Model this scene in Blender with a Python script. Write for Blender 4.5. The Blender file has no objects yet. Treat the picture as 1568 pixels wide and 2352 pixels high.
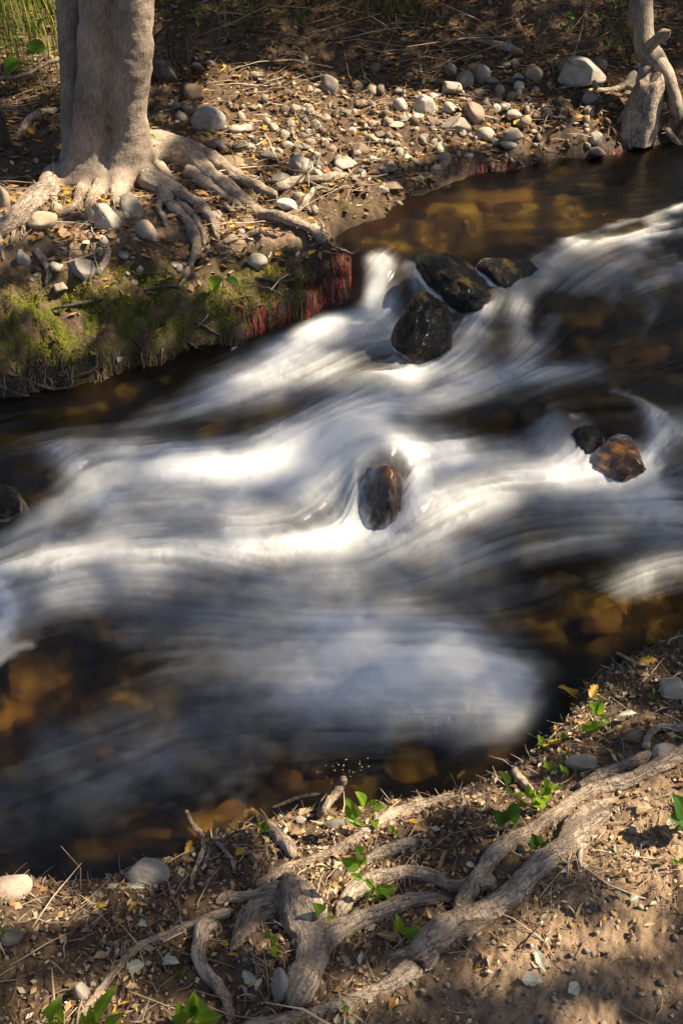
import bpy, bmesh, math, random
import numpy as np
from mathutils import Vector

random.seed(7)
RNG = np.random.default_rng(7)
S = bpy.context.scene
COL = S.collection

# ------------------------------------------------------------------ camera
PW, PH = 1568.0, 2352.0                       # working pixel frame used for measuring the photograph
LENS, PITCH, CAMZ = 35.0, math.radians(40), 1.5
FPX = PH * LENS / 36.0
cam_d = bpy.data.cameras.new('camera')
cam = bpy.data.objects.new('camera', cam_d)
COL.objects.link(cam)
cam_d.sensor_fit = 'VERTICAL'
cam_d.sensor_height = 36.0
cam_d.lens = LENS
cam_d.clip_start = 0.05
cam_d.clip_end = 400
cam.location = (0, 0, CAMZ)
cam.rotation_euler = (math.radians(90) - PITCH, 0, 0)
S.camera = cam

# ------------------------------------------------------------------ light
SUN_AZ, SUN_EL = math.radians(84), math.radians(52)   # azimuth clockwise from +Y
SUN = np.array([math.sin(SUN_AZ) * math.cos(SUN_EL), math.cos(SUN_AZ) * math.cos(SUN_EL), math.sin(SUN_EL)])
W = bpy.data.worlds.new('World')
S.world = W
W.use_nodes = True
wn = W.node_tree
bg = wn.nodes['Background']
sky = wn.nodes.new('ShaderNodeTexSky')
sky.sky_type = 'NISHITA'
sky.sun_disc = False
sky.sun_elevation = SUN_EL
sky.sun_rotation = SUN_AZ
sky.air_density = 0.9
sky.dust_density = 2.0
sky.ozone_density = 0.6
wn.links.new(sky.outputs[0], bg.inputs[0])
bg.inputs[1].default_value = 0.05
sd = bpy.data.lights.new('sun', 'SUN')
sd.energy = 5.0
sd.angle = math.radians(0.55)
sd.color = (1.0, 0.85, 0.63)
so = bpy.data.objects.new('sun', sd)
COL.objects.link(so)
so.location = (10, 3, 12)
so.rotation_euler = Vector(SUN).to_track_quat('Z', 'Y').to_euler()
S.view_settings.view_transform = 'Standard'
S.view_settings.look = 'None'
S.view_settings.gamma = 1.0
S.view_settings.use_curve_mapping = False
S.view_settings.exposure = 1.7
S.render.engine = 'CYCLES'
S.cycles.max_bounces = 8
S.cycles.diffuse_bounces = 3
S.cycles.glossy_bounces = 3
S.cycles.transparent_max_bounces = 12
S.cycles.caustics_reflective = False
S.cycles.caustics_refractive = True
S.cycles.sample_clamp_indirect = 4.0
S.cycles.use_denoising = True

# ------------------------------------------------------------------ pixel <-> world
CP, SP = math.cos(PITCH), math.sin(PITCH)

def ray(px, py):
    px = np.asarray(px, float); py = np.asarray(py, float)
    a = (px - PW / 2) / FPX
    b = (PH / 2 - py) / FPX
    return np.stack([a, CP + b * SP, -SP + b * CP], -1)

def at(px, py, z):
    d = ray(px, py)
    t = (z - CAMZ) / d[..., 2]
    p = d * t[..., None]
    p[..., 2] += CAMZ
    return p

def at_y(px, py, y):
    d = ray(px, py)
    t = y / d[..., 1]
    p = d * np.asarray(t)[..., None]
    p[..., 2] += CAMZ
    return p

def project(p):
    p = np.asarray(p, float)
    x, y, z = p[..., 0], p[..., 1], p[..., 2] - CAMZ
    dep = y * CP - z * SP
    up = y * SP + z * CP
    dep = np.maximum(dep, 0.05)
    return PW / 2 + FPX * x / dep, PH / 2 - FPX * up / dep, dep

def pxsize(p, n):                              # metres spanned by n pixels at point p
    return n * project(p)[2] / FPX

# ------------------------------------------------------------------ noise
def _hash(ix, iy, iz, seed):
    h = (ix.astype(np.int64) * 374761393 + iy.astype(np.int64) * 668265263 + iz.astype(np.int64) * 2147483647 + seed * 974711) & 0xffffffff
    h = ((h ^ (h >> 13)) * 1274126177) & 0xffffffff
    h = (h ^ (h >> 16)) & 0xffffffff
    return h / 4294967295.0

def vnoise(x, y, z=None, seed=0):
    x = np.asarray(x, float); y = np.asarray(y, float)
    z = np.zeros_like(x) if z is None else np.asarray(z, float)
    ix, iy, iz = np.floor(x), np.floor(y), np.floor(z)
    fx, fy, fz = x - ix, y - iy, z - iz
    fx = fx * fx * (3 - 2 * fx); fy = fy * fy * (3 - 2 * fy); fz = fz * fz * (3 - 2 * fz)
    r = 0
    for dx in (0, 1):
        for dy in (0, 1):
            for dz in (0, 1):
                w = (fx if dx else 1 - fx) * (fy if dy else 1 - fy) * (fz if dz else 1 - fz)
                r = r + w * _hash(ix + dx, iy + dy, iz + dz, seed)
    return r

def fbm(x, y, z=None, o=4, seed=0, gain=0.5):
    a, s, t = 1.0, 0.0, 0.0
    for k in range(o):
        f = 2.0 ** k
        s = s + a * vnoise(np.asarray(x) * f, np.asarray(y) * f, None if z is None else np.asarray(z) * f, seed + k * 17)
        t += a
        a *= gain
    return s / t

def sstep(a, b, x):
    t = np.clip((x - a) / (b - a), 0, 1)
    return t * t * (3 - 2 * t)

# ------------------------------------------------------------------ thin plate interpolation
class TPS:
    def __init__(self, pts, lam=1e-4):
        pts = np.array(pts, float)
        self.c = pts[:, :2]
        n = len(pts)
        K = self._k(np.linalg.norm(self.c[:, None] - self.c[None], axis=-1)) + lam * np.eye(n)
        P = np.c_[np.ones(n), self.c]
        A = np.zeros((n + 3, n + 3)); A[:n, :n] = K; A[:n, n:] = P; A[n:, :n] = P.T
        s = np.linalg.solve(A, np.r_[pts[:, 2], 0, 0, 0])
        self.w, self.a = s[:n], s[n:]
    @staticmethod
    def _k(r):
        return np.where(r > 1e-9, r * r * np.log(np.maximum(r, 1e-9)), 0)
    def __call__(self, x, y):
        x = np.asarray(x, float); y = np.asarray(y, float)
        sh = x.shape
        x = x.ravel(); y = y.ravel()
        out = self.a[0] + self.a[1] * x + self.a[2] * y
        for i in range(len(self.w)):
            r2 = (x - self.c[i, 0]) ** 2 + (y - self.c[i, 1]) ** 2
            out += self.w[i] * 0.5 * r2 * np.log(np.maximum(r2, 1e-18))
        return out.reshape(sh)

def ctl(rows):
    return [tuple(at(a, b, z)) for a, b, z in rows]

water_ctl = ctl([
    (1300, 450, 0.0), (1568, 400, 0.0), (1000, 480, 0.0), (1100, 520, 0.0), (1568, 560, -.008), (1350, 560, -.008), (1568, 700, -.03), (1400, 760, -.045), (1450, 900, -.055), (1250, 610, -.015),
    (930, 570, -.005), (865, 625, -.015), (862, 715, -.10), (760, 745, -.105), (1150, 700, -.05), (1130, 790, -.085), (1050, 830, -.115), (1300, 860, -.075),
    (1180, 880, -.09), (1000, 930, -.125), (850, 870, -.10), (700, 800, -.13), (500, 900, -.175), (620, 960, -.165), (200, 950, -.2), (0, 960, -.205), (300, 1030, -.19),
    (1100, 980, -.10), (1280, 960, -.075), (1270, 1075, -.135), (1480, 1000, -.075), (1420, 1100, -.125), (1568, 1100, -.105), (1180, 1050, -.125),
    (1000, 1030, -.125), (870, 1035, -.105), (870, 1210, -.215), (780, 1100, -.17), (980, 1150, -.17), (640, 1030, -.155), (560, 1110, -.19), (400, 1060, -.185), (140, 1040, -.175), (240, 1170, -.225), (100, 1170, -.215),
    (0, 1260, -.24), (720, 1240, -.185), (560, 1230, -.205), (1000, 1260, -.18), (1200, 1180, -.15), (1250, 1260, -.155), (1450, 1200, -.13), (1500, 1290, -.12),
    (1000, 1400, -.2), (740, 1420, -.205), (640, 1340, -.2), (450, 1270, -.2), (400, 1400, -.235), (200, 1320, -.225), (0, 1400, -.25), (1200, 1480, -.195), (970, 1480, -.195), (1050, 1540, -.2), (1180, 1620, -.215),
    (600, 1600, -.24), (1000, 1700, -.225), (200, 1700, -.25), (0, 1960, -.25), (700, 1830, -.235), (1400, 1450, -.15), (1568, 1400, -.115), (1250, 1640, -.2)]) + [
    (3.0, 3.8, .03), (3.0, 1.8, -.02), (6, 3, .08), (-2.5, 1.6, -.30), (-5, 1.4, -.4), (-1.6, 2.2, -.24)]
WATER = TPS(water_ctl, 2e-4)

bank_ctl = ctl([
    (0, 2352, 0), (784, 2352, .0), (1568, 2352, .02), (0, 2150, -.05), (400, 2120, -.06), (784, 2120, -.04), (1200, 2070, -.01), (1568, 1900, .02), (1568, 2100, .02), (1250, 1850, -.03),
    (0, 2030, -.13), (300, 2005, -.14), (500, 1960, -.14), (760, 1870, -.14), (950, 1840, -.13), (1180, 1750, -.10), (1320, 1620, -.075), (1568, 1470, -.045), (1500, 1650, -.02),
    (0, 600, .05), (200, 620, .03), (400, 600, .03), (560, 580, .03), (700, 560, .03), (800, 540, .03), (0, 780, -.09), (250, 760, -.085), (450, 730, -.06), (620, 690, -.045), (760, 640, -.02),
    (0, 860, -.15), (300, 820, -.13), (600, 750, -.09),
    (250, 420, .12), (0, 450, .13), (500, 420, .09), (700, 440, .075), (850, 440, .05), (1000, 390, .055), (0, 250, .2), (250, 250, .17), (500, 250, .15), (800, 250, .125), (1100, 250, .12), (1350, 250, .12), (1500, 270, .10),
    (1100, 385, .05), (1250, 358, .05), (1400, 335, .05), (1540, 315, .05),
    (0, 0, .42), (500, 0, .40), (800, 0, .38), (1200, 0, .37), (1568, 0, .35), (800, 110, .24), (1300, 110, .23), (300, 110, .27)]) + [
    (0, .2, 0), (-1.5, .3, 0), (1.5, .3, .03), (0, -2, 0), (3, .8, .02), (-3, .4, -.05), (-2, 3.3, .15), (-3, 4.5, .4), (3, 4.9, .18), (4, 6, .6), (0, 7, 1.05), (-3, 7, 1.15), (3, 7.2, 1.0), (6, 5.4, .25), (6, 1, .1), (-5, 2.9, .05), (-5, .2, -.1), (0, 9, 1.8), (-5, 9, 1.9), (5, 9, 1.7)]
BANK = TPS(bank_ctl, 2e-4)

near_px = [(0, 2000, -.25), (150, 1988, -.25), (280, 1978, -.25), (390, 1955, -.25), (440, 1905, -.245), (560, 1880, -.24), (650, 1850, -.24), (730, 1830, -.235), (840, 1835, -.23), (950, 1805, -.23),
           (1080, 1772, -.225), (1180, 1722, -.21), (1260, 1650, -.2), (1300, 1580, -.19), (1400, 1520, -.165), (1568, 1430, -.125)]
far_px = [(0, 932, -.205), (100, 917, -.2), (220, 893, -.195), (330, 866, -.19), (430, 833, -.18), (560, 812, -.165), (680, 772, -.14), (740, 738, -.11), (815, 722, -.105), (842, 700, -.09), (848, 640, -.03), (835, 590, -.01), (800, 560, -.005), (850, 525, 0),
          (915, 485, 0), (960, 462, 0), (1050, 425, 0), (1200, 392, 0), (1400, 362, 0), (1568, 340, 0)]
near_w = [(-6.0, 0.75), (-1.6, .9)] + [tuple(at(*p)[:2]) for p in near_px] + [(2.0, 1.75), (7, 1.7)]
far_w = [(-6.0, 2.3), (-2.2, 2.5)] + [tuple(at(*p)[:2]) for p in far_px] + [(2.6, 4.3), (7, 4.6)]
POLY = np.array(near_w + far_w[::-1])

def chan_sd(x, y):
    """distance to the waterline, positive in the stream"""
    x = np.asarray(x, float); y = np.asarray(y, float)
    n = len(POLY)
    best = np.full(x.shape, 1e9)
    ins = np.zeros(x.shape, bool)
    for i in range(n):
        ax, ay = POLY[i]; bx, by = POLY[(i + 1) % n]
        dx, dy = bx - ax, by - ay
        t = np.clip(((x - ax) * dx + (y - ay) * dy) / (dx * dx + dy * dy + 1e-12), 0, 1)
        best = np.minimum(best, (x - ax - t * dx) ** 2 + (y - ay - t * dy) ** 2)
        c = (ay > y) != (by > y)
        ins ^= c & (x < (bx - ax) * (y - ay) / (by - ay + 1e-12) + ax)
    d = np.sqrt(best)
    return np.where(ins, d, -d)

def terrain_raw(x, y):
    wob = np.where(y > 1.9, .05, .024) * (fbm(x * 9, y * 9, o=3, seed=5) - .5) * 2
    s = chan_sd(x, y) + wob
    w = WATER(x, y)
    b = BANK(np.clip(x, -7, 7), np.clip(y, -4, 10))
    b = b + np.clip(y - 10, 0, 60) * .35
    nz = (fbm(x * 4, y * 4, o=3, seed=11) - .5) * .05 + (fbm(x * 22, y * 22, o=3, seed=12) - .5) * .022
    b = b + nz + (fbm(x * 10, y * 10, o=5, seed=14, gain=.6) - .5) * .13 * sstep(.02, .1, -s) * sstep(.6, .3, -s) * (y > 1.9)
    bed = w - .03 - .09 * sstep(0, .3, s) + (fbm(x * 7, y * 7, o=3, seed=21) - .5) * .05
    k = sstep(-.13, .0, -s * -1) if False else sstep(0.0, .10, -s)
    edge = w - .03
    out = np.where(s > 0, bed, edge + (np.maximum(b, w + .012) - edge) * k)
    return out, s, w

# lookup grid for placing things
GX0, GX1, GY0, GY1, GD = -3.2, 3.6, .2, 8.0, .012
gx = np.arange(GX0, GX1, GD); gy = np.arange(GY0, GY1, GD)
_X, _Y = np.meshgrid(gx, gy)
G_T, G_S, G_W = terrain_raw(_X, _Y)

def _bil(G, x, y):
    fx = np.clip((np.asarray(x, float) - GX0) / GD, 0, len(gx) - 1.001)
    fy = np.clip((np.asarray(y, float) - GY0) / GD, 0, len(gy) - 1.001)
    i = fx.astype(int); j = fy.astype(int)
    u = fx - i; v = fy - j
    return G[j, i] * (1 - u) * (1 - v) + G[j, i + 1] * u * (1 - v) + G[j + 1, i] * (1 - u) * v + G[j + 1, i + 1] * u * v

def T(x, y): return _bil(G_T, x, y)
def SD(x, y): return _bil(G_S, x, y)
def WZ(x, y): return _bil(G_W, x, y)
_ts = np.linspace(.9, 8.5, 1500)

def ground(px, py, water=False, extra=0.0):
    """first point of the view ray that is within `extra` above the terrain (or the water)"""
    d = ray(px, py)
    p = d[None] * _ts[:, None]
    z = p[:, 2] + CAMZ
    g = T(p[:, 0], p[:, 1])
    if water:
        g = np.where(SD(p[:, 0], p[:, 1]) > 0, np.maximum(g, WZ(p[:, 0], p[:, 1])), g)
    hit = np.nonzero(z <= g + extra)[0]
    k = hit[0] if len(hit) else len(_ts) - 1
    q = p[k].copy(); q[2] = g[k] + extra
    return q

# ------------------------------------------------------------------ mesh helpers
def np_mesh(name, V, F, smooth=True, attrs=None):
    V = np.asarray(V, np.float32); F = np.asarray(F, np.int32)
    me = bpy.data.meshes.new(name)
    me.vertices.add(len(V)); me.vertices.foreach_set('co', V.ravel())
    k = F.shape[1]
    me.loops.add(F.size); me.loops.foreach_set('vertex_index', F.ravel())
    me.polygons.add(len(F))
    me.polygons.foreach_set('loop_start', np.arange(0, F.size, k, dtype=np.int32))
    me.polygons.foreach_set('loop_total', np.full(len(F), k, np.int32))
    me.polygons.foreach_set('use_smooth', np.full(len(F), smooth, bool))
    for an, (kind, arr) in (attrs or {}).items():
        a = me.attributes.new(an, kind, 'POINT')
        arr = np.asarray(arr, np.float32)
        if kind == 'FLOAT': a.data.foreach_set('value', arr.ravel())
        elif kind == 'FLOAT_VECTOR': a.data.foreach_set('vector', arr.ravel())
        else: a.data.foreach_set('color', arr.ravel())
    me.update(calc_edges=True)
    me.validate()
    return me

def link(name, me, mat=None, parent=None, loc=None):
    o = bpy.data.objects.new(name, me)
    COL.objects.link(o)
    if mat and me and not me.materials: me.materials.append(mat)
    if parent is not None: o.parent = parent
    if loc is not None: o.location = tuple(float(c) for c in loc)
    return o

def tag(o, label=None, cat=None, group=None, kind=None):
    if label: o['label'] = label
    if cat: o['category'] = cat
    if group: o['group'] = group
    if kind: o['kind'] = kind
    return o

def thing(name, label, cat, loc=(0, 0, 0), group=None):
    o = bpy.data.objects.new(name, None)
    o.empty_display_size = .05
    COL.objects.link(o)
    o.location = tuple(float(c) for c in loc)
    return tag(o, label, cat, group)

def grid_faces(nr, nc, wrap=False):
    i = np.arange(nr - 1)[:, None]; j = np.arange(nc if wrap else nc - 1)[None]
    j2 = (j + 1) % nc
    a = i * nc + j; b = i * nc + j2; c = (i + 1) * nc + j2; d = (i + 1) * nc + j
    return np.stack([a + 0 * b, b + 0 * a, c, d], -1).reshape(-1, 4)

def catmull(P, n_per=None, step=None):
    P = np.asarray(P, float)
    if len(P) == 2: P = np.array([P[0], (P[0] + P[1]) / 2, P[1]])
    Q = np.vstack([2 * P[0] - P[1], P, 2 * P[-1] - P[-2]])
    out = []
    for i in range(1, len(Q) - 2):
        L = np.linalg.norm(Q[i + 1, :3] - Q[i, :3])
        n = n_per or max(2, int(math.ceil(L / step)))
        t = (np.arange(n) / n)[:, None]
        p0, p1, p2, p3 = Q[i - 1], Q[i], Q[i + 1], Q[i + 2]
        out.append(.5 * ((2 * p1) + (-p0 + p2) * t + (2 * p0 - 5 * p1 + 4 * p2 - p3) * t ** 2 + (-p0 + 3 * p1 - 3 * p2 + p3) * t ** 3))
    out.append(Q[-2][None])
    return np.vstack(out)

def tube_mesh(name, pts, rad, sides=12, knob=.12, seed=0, step=None, rough=.03, flat=1.0):
    """tapered knobbly tube through pts; keeps a seamless coordinate for the bark grain"""
    P = np.c_[np.asarray(pts, float), np.asarray(rad, float)]
    rm = float(np.mean(rad))
    P = catmull(P, step=step or max(rm * .45, .004))
    C, R = P[:, :3], np.maximum(P[:, 3], .0006)
    n = len(C)
    tg = np.gradient(C, axis=0); tg /= np.linalg.norm(tg, axis=1)[:, None] + 1e-9
    s = np.r_[0, np.cumsum(np.linalg.norm(np.diff(C, axis=0), axis=1))]
    C = C + (np.stack([fbm(s / (rm * 5), s * 0 + 3.1 + k, o=2, seed=seed + 40 + k) for k in range(3)], -1) - .5) * rm * .9 * np.minimum(1, np.minimum(s, s[-1] - s) / (rm * 3 + 1e-6))[:, None]
    up = np.array([0, 0, 1.0]); N = np.zeros_like(C); B = np.zeros_like(C)
    ref = up if abs(tg[0, 2]) < .9 else np.array([0, 1.0, 0])
    for i in range(n):
        b = np.cross(tg[i], ref); b /= np.linalg.norm(b) + 1e-9
        nn = np.cross(b, tg[i]); N[i], B[i] = nn, b; ref = nn
    th = np.linspace(0, 2 * np.pi, sides, endpoint=False)
    ct, st = np.cos(th)[None], np.sin(th)[None]
    kx, ky, kz = ct * 1.2, st * 1.2, (s / (rm * 2.2))[:, None]
    d = 1 + knob * 2 * (fbm(kx + 0 * kz, ky + 0 * kz, kz + 0 * kx, o=3, seed=seed) - .5) \
        + rough * 2 * (fbm(ct * 4 + 0 * kz, st * 4 + 0 * kz, kz * 1.6 + 0 * ct, o=3, seed=seed + 9) - .5)
    # end caps shrink
    cap = np.minimum(1, np.sqrt(np.clip(np.minimum(s + rm * .05, s[-1] - s + rm * .05) / (rm * .7), .02, 1)))
    r = R[:, None] * d * cap[:, None]
    V = C[:, None] + (N[:, None] * ct[..., None] * flat + B[:, None] * st[..., None]) * r[..., None]
    co = np.stack([ct * rm * 1.0 + 0 * kz, st * rm + 0 * kz, s[:, None] + 0 * ct], -1)
    V = V.reshape(-1, 3); co = co.reshape(-1, 3)
    F = grid_faces(n, sides, True)
    nv = len(V)
    V = np.vstack([V, C[:1] - tg[:1] * R[0] * .12, C[-1:] + tg[-1:] * R[-1] * .12]); co = np.vstack([co, [[0, 0, s[0]]], [[0, 0, s[-1]]]])
    j = np.arange(sides); j2 = (j + 1) % sides
    b0 = np.stack([j2, j, np.full(sides, nv), np.full(sides, nv)], -1); b1 = np.stack([j, j2, 0 * j, 0 * j], -1) + (n - 1) * sides
    b1[:, 2:] = nv + 1
    tri = np.vstack([b0, b1])[:, :3]
    F3 = np.vstack([F[:, [0, 1, 2]], F[:, [0, 2, 3]], tri])
    return np_mesh(name, V, F3, True, {'grain': ('FLOAT_VECTOR', co)})

def fuse(name, meshes, voxel, smooth=6, disp=((.06, .004), (.015, .002)), fibre=.002, seed=0):
    """grow several closed pieces into one continuous skin"""
    from mathutils import kdtree
    Vs, Fs, Gs, off = [], [], [], 0
    for me in meshes:
        v = np.zeros(len(me.vertices) * 3, np.float32); me.vertices.foreach_get('co', v); v = v.reshape(-1, 3)
        me.calc_loop_triangles()
        f = np.zeros(len(me.loop_triangles) * 3, np.int32); me.loop_triangles.foreach_get('vertices', f)
        g = np.zeros(len(v) * 3, np.float32); me.attributes['grain'].data.foreach_get('vector', g)
        Vs.append(v); Fs.append(f.reshape(-1, 3) + off); Gs.append(g.reshape(-1, 3)); off += len(v)
        bpy.data.meshes.remove(me)
    V, F, G = np.vstack(Vs), np.vstack(Fs), np.vstack(Gs)
    tmp = bpy.data.objects.new(name, np_mesh(name, V, F)); COL.objects.link(tmp)
    md = tmp.modifiers.new('skin', 'REMESH'); md.mode = 'VOXEL'; md.voxel_size = voxel
    ms = tmp.modifiers.new('soften', 'SMOOTH'); ms.factor = .5; ms.iterations = smooth
    dg = bpy.context.evaluated_depsgraph_get()
    me = bpy.data.meshes.new_from_object(tmp.evaluated_get(dg))
    old = tmp.data; bpy.data.objects.remove(tmp); bpy.data.meshes.remove(old)
    n = len(me.vertices)
    v = np.zeros(n * 3, np.float32); me.vertices.foreach_get('co', v); v = v.reshape(-1, 3)
    nr = np.zeros(n * 3, np.float32); me.vertices.foreach_get('normal', nr); nr = nr.reshape(-1, 3)
    kd = kdtree.KDTree(len(V))
    for i, c in enumerate(V): kd.insert(c, i)
    kd.balance()
    g = np.zeros_like(v)
    for i, c in enumerate(v):
        w_ = 0.0; acc = 0.0
        for co_, ix, ds in kd.find_n(c, 6):
            k_ = 1 / (ds * ds + voxel * voxel * .3); acc = acc + G[ix] * k_; w_ += k_
        g[i] = acc / w_
    d = 0
    for k, (sc, amp) in enumerate(disp): d = d + amp * 2 * (fbm(v[:, 0] / sc, v[:, 1] / sc, v[:, 2] / sc, o=3, seed=seed + k * 5) - .5)
    if fibre:
        q = g / voxel
        d = d + fibre * 2 * (fbm(q[:, 0] * .45, q[:, 1] * .45, q[:, 2] * .09, o=2, seed=seed + 50) - .5) + fibre * 1.2 * (fbm(q[:, 0] * .12, q[:, 1] * .12, q[:, 2] * .4, o=2, seed=seed + 60) - .5)
    v = v + nr * d[:, None]
    me.vertices.foreach_set('co', v.astype(np.float32).ravel())
    a = me.attributes.new('grain', 'FLOAT_VECTOR', 'POINT'); a.data.foreach_set('vector', g.astype(np.float32).ravel())
    me.polygons.foreach_set('use_smooth', np.ones(len(me.polygons), bool))
    me.update()
    return me

def px_path(rows, lift=.35, on_water=False):
    """rows: (px, py, width_px[, height above ground]) laid on the terrain -> points, radii"""
    P, R = [], []
    for r in rows:
        rad = pxsize(ground(r[0], r[1], on_water), r[2]) / 2 * (.84 if r[1] > 1400 else 1)
        P.append(ground(r[0], r[1], on_water, rad * lift + (r[3] if len(r) > 3 else 0)))
        R.append(rad)
    return np.array(P), np.array(R)

# ------------------------------------------------------------------ materials
def mat(name):
    m = bpy.data.materials.new(name)
    m.use_nodes = True
    nt = m.node_tree
    nt.nodes.clear()
    out = nt.nodes.new('ShaderNodeOutputMaterial')
    return m, nt, out

class NB:
    def __init__(self, nt): self.nt = nt
    def n(self, t, **kw):
        x = self.nt.nodes.new(t)
        for k, v in kw.items():
            if k.startswith('i_'):
                key = k[2:]
                key = int(key) if key.isdigit() else key.replace('_', ' ')
                if hasattr(v, 'is_linked') or isinstance(v, bpy.types.NodeSocket): self.nt.links.new(v, x.inputs[key])
                else: x.inputs[key].default_value = v
            else: setattr(x, k, v)
        return x
    def L(self, a, b): self.nt.links.new(a, b)
    def noise(self, vec, scale, detail=5, rough=.55):
        x = self.n('ShaderNodeTexNoise'); x.inputs['Scale'].default_value = scale; x.inputs['Detail'].default_value = detail; x.inputs['Roughness'].default_value = rough
        if vec is not None: self.L(vec, x.inputs['Vector'])
        return x.outputs['Fac']
    def ramp(self, fac, stops):
        x = self.n('ShaderNodeValToRGB'); e = x.color_ramp.elements
        while len(e) < len(stops): e.new(.5)
        for k, (p, c) in enumerate(stops):
            e[k].position = p; e[k].color = (*c, 1) if len(c) == 3 else c
        self.L(fac, x.inputs[0]); return x.outputs[0]
    def mix(self, f, a, b):
        x = self.n('ShaderNodeMix', data_type='RGBA')
        for s, v in ((0, f), (6, a), (7, b)):
            if isinstance(v, bpy.types.NodeSocket): self.L(v, x.inputs[s])
            else: x.inputs[s].default_value = v if s == 0 else (*v, 1)
        return x.outputs[2]
    def math(self, op, a, b=None, clamp=False):
        x = self.n('ShaderNodeMath', operation=op); x.use_clamp = clamp
        for s, v in ((0, a), (1, b)):
            if v is None: continue
            if isinstance(v, bpy.types.NodeSocket): self.L(v, x.inputs[s])
            else: x.inputs[s].default_value = v
        return x.outputs[0]
    def attr(self, name, which='Fac'):
        return self.n('ShaderNodeAttribute', attribute_name=name).outputs[which]
    def bump(self, h, strength, dist=.01):
        x = self.n('ShaderNodeBump'); x.inputs['Strength'].default_value = strength; x.inputs['Distance'].default_value = dist
        self.L(h, x.inputs['Height']); return x.outputs[0]
    def bsdf(self, col, rough=.8, normal=None, spec=.3):
        x = self.n('ShaderNodeBsdfPrincipled')
        for s, v in (('Base Color', col), ('Roughness', rough), ('Specular IOR Level', spec)):
            if isinstance(v, bpy.types.NodeSocket): self.L(v, x.inputs[s])
            else: x.inputs[s].default_value = (*v, 1) if s == 'Base Color' else v
        if normal is not None: self.L(normal, x.inputs['Normal'])
        return x

def objco(b): return b.n('ShaderNodeTexCoord').outputs['Object']
def geopos(b): return b.n('ShaderNodeNewGeometry').outputs['Position']

def soil_mat():
    m, nt, out = mat('bank_soil'); b = NB(nt); p = geopos(b)
    big = b.noise(p, 5, 5); mid = b.noise(p, 40, 6, .65); fine = b.noise(p, 220, 4, .7)
    c = b.ramp(mid, [(.34, (.04, .026, .017)), (.54, (.11, .072, .046)), (.72, (.27, .18, .105))])
    c2 = b.ramp(fine, [(.38, (.035, .023, .015)), (.64, (.14, .092, .058)), (.78, (.40, .27, .15))])
    c = b.mix(.5, c, c2)
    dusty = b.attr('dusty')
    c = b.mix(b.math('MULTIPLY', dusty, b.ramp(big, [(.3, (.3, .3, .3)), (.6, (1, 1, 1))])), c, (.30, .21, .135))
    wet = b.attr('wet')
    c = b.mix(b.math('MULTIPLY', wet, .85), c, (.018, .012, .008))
    mossn = b.math('MULTIPLY', b.attr('moss'), b.ramp(b.noise(p, 14, 5), [(.40, (0, 0, 0)), (.58, (1, 1, 1))]))
    mc = b.ramp(b.noise(p, 160, 3), [(.3, (.022, .03, .005)), (.6, (.09, .09, .010)), (.8, (.20, .15, .016))])
    c = b.mix(mossn, c, mc)
    bedc = b.ramp(b.noise(p, 11, 4), [(.38, (.018, .015, .010)), (.54, (.085, .058, .022)), (.72, (.52, .39, .11))])
    c = b.mix(b.attr('bed'), c, bedc)
    h = b.math('ADD', b.math('MULTIPLY', mid, .6), b.math('MULTIPLY', fine, .5))
    s = b.bsdf(c, .9, b.bump(h, .9, .012), .2)
    rr = b.math('SUBTRACT', .92, b.math('MULTIPLY', wet, .55)); b.L(rr, s.inputs['Roughness'])
    b.L(s.outputs[0], out.inputs[0]); return m

def bark_mat(name, dark, mid_c, light, speck=True, bs=1.0):
    m, nt, out = mat(name); b = NB(nt)
    g = b.attr('grain', 'Vector'); p = geopos(b)
    mp = b.n('ShaderNodeMapping'); mp.inputs['Scale'].default_value = (1, 1, .28); b.L(g, mp.inputs[0])
    fib = b.noise(mp.outputs[0], 160, 6, .65)
    mp2 = b.n('ShaderNodeMapping'); mp2.inputs['Scale'].default_value = (.35, .35, 1.2); b.L(g, mp2.inputs[0])
    ring = b.noise(mp2.outputs[0], 110, 5, .6)
    big = b.noise(p, 9, 5)
    f = b.math('ADD', b.math('MULTIPLY', fib, .5), b.math('MULTIPLY', big, .5))
    c = b.ramp(f, [(.32, dark), (.5, mid_c), (.68, light)])
    h = b.math('ADD', fib, b.math('MULTIPLY', ring, .8))
    if speck:
        sp = b.ramp(b.noise(p, 150, 2), [(.66, (0, 0, 0)), (.72, (1, 1, 1))])
        c = b.mix(b.math('MULTIPLY', sp, .35), c, light)
        lich = b.ramp(b.noise(p, 24, 4), [(.6, (0, 0, 0)), (.7, (1, 1, 1))])
        c = b.mix(b.math('MULTIPLY', lich, .25), c, (.30, .28, .24))
    mp3 = b.n('ShaderNodeMapping'); mp3.inputs['Scale'].default_value = (1, 1, .22); b.L(g, mp3.inputs[0])
    cr = b.math('ABSOLUTE', b.math('SUBTRACT', b.noise(mp3.outputs[0], 75, 4, .6), .5))
    crack = b.ramp(cr, [(.0, (1, 1, 1)), (.022, (0, 0, 0))])
    c = b.mix(b.math('MULTIPLY', crack, .38 if bs > .6 else .22), c, tuple(x * .6 for x in dark))
    h = b.math('SUBTRACT', h, b.math('MULTIPLY', crack, .35 if bs > .6 else .15))
    s = b.bsdf(c, .82, b.bump(h, bs, .010), .25)
    b.L(s.outputs[0], out.inputs[0]); return m

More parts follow.
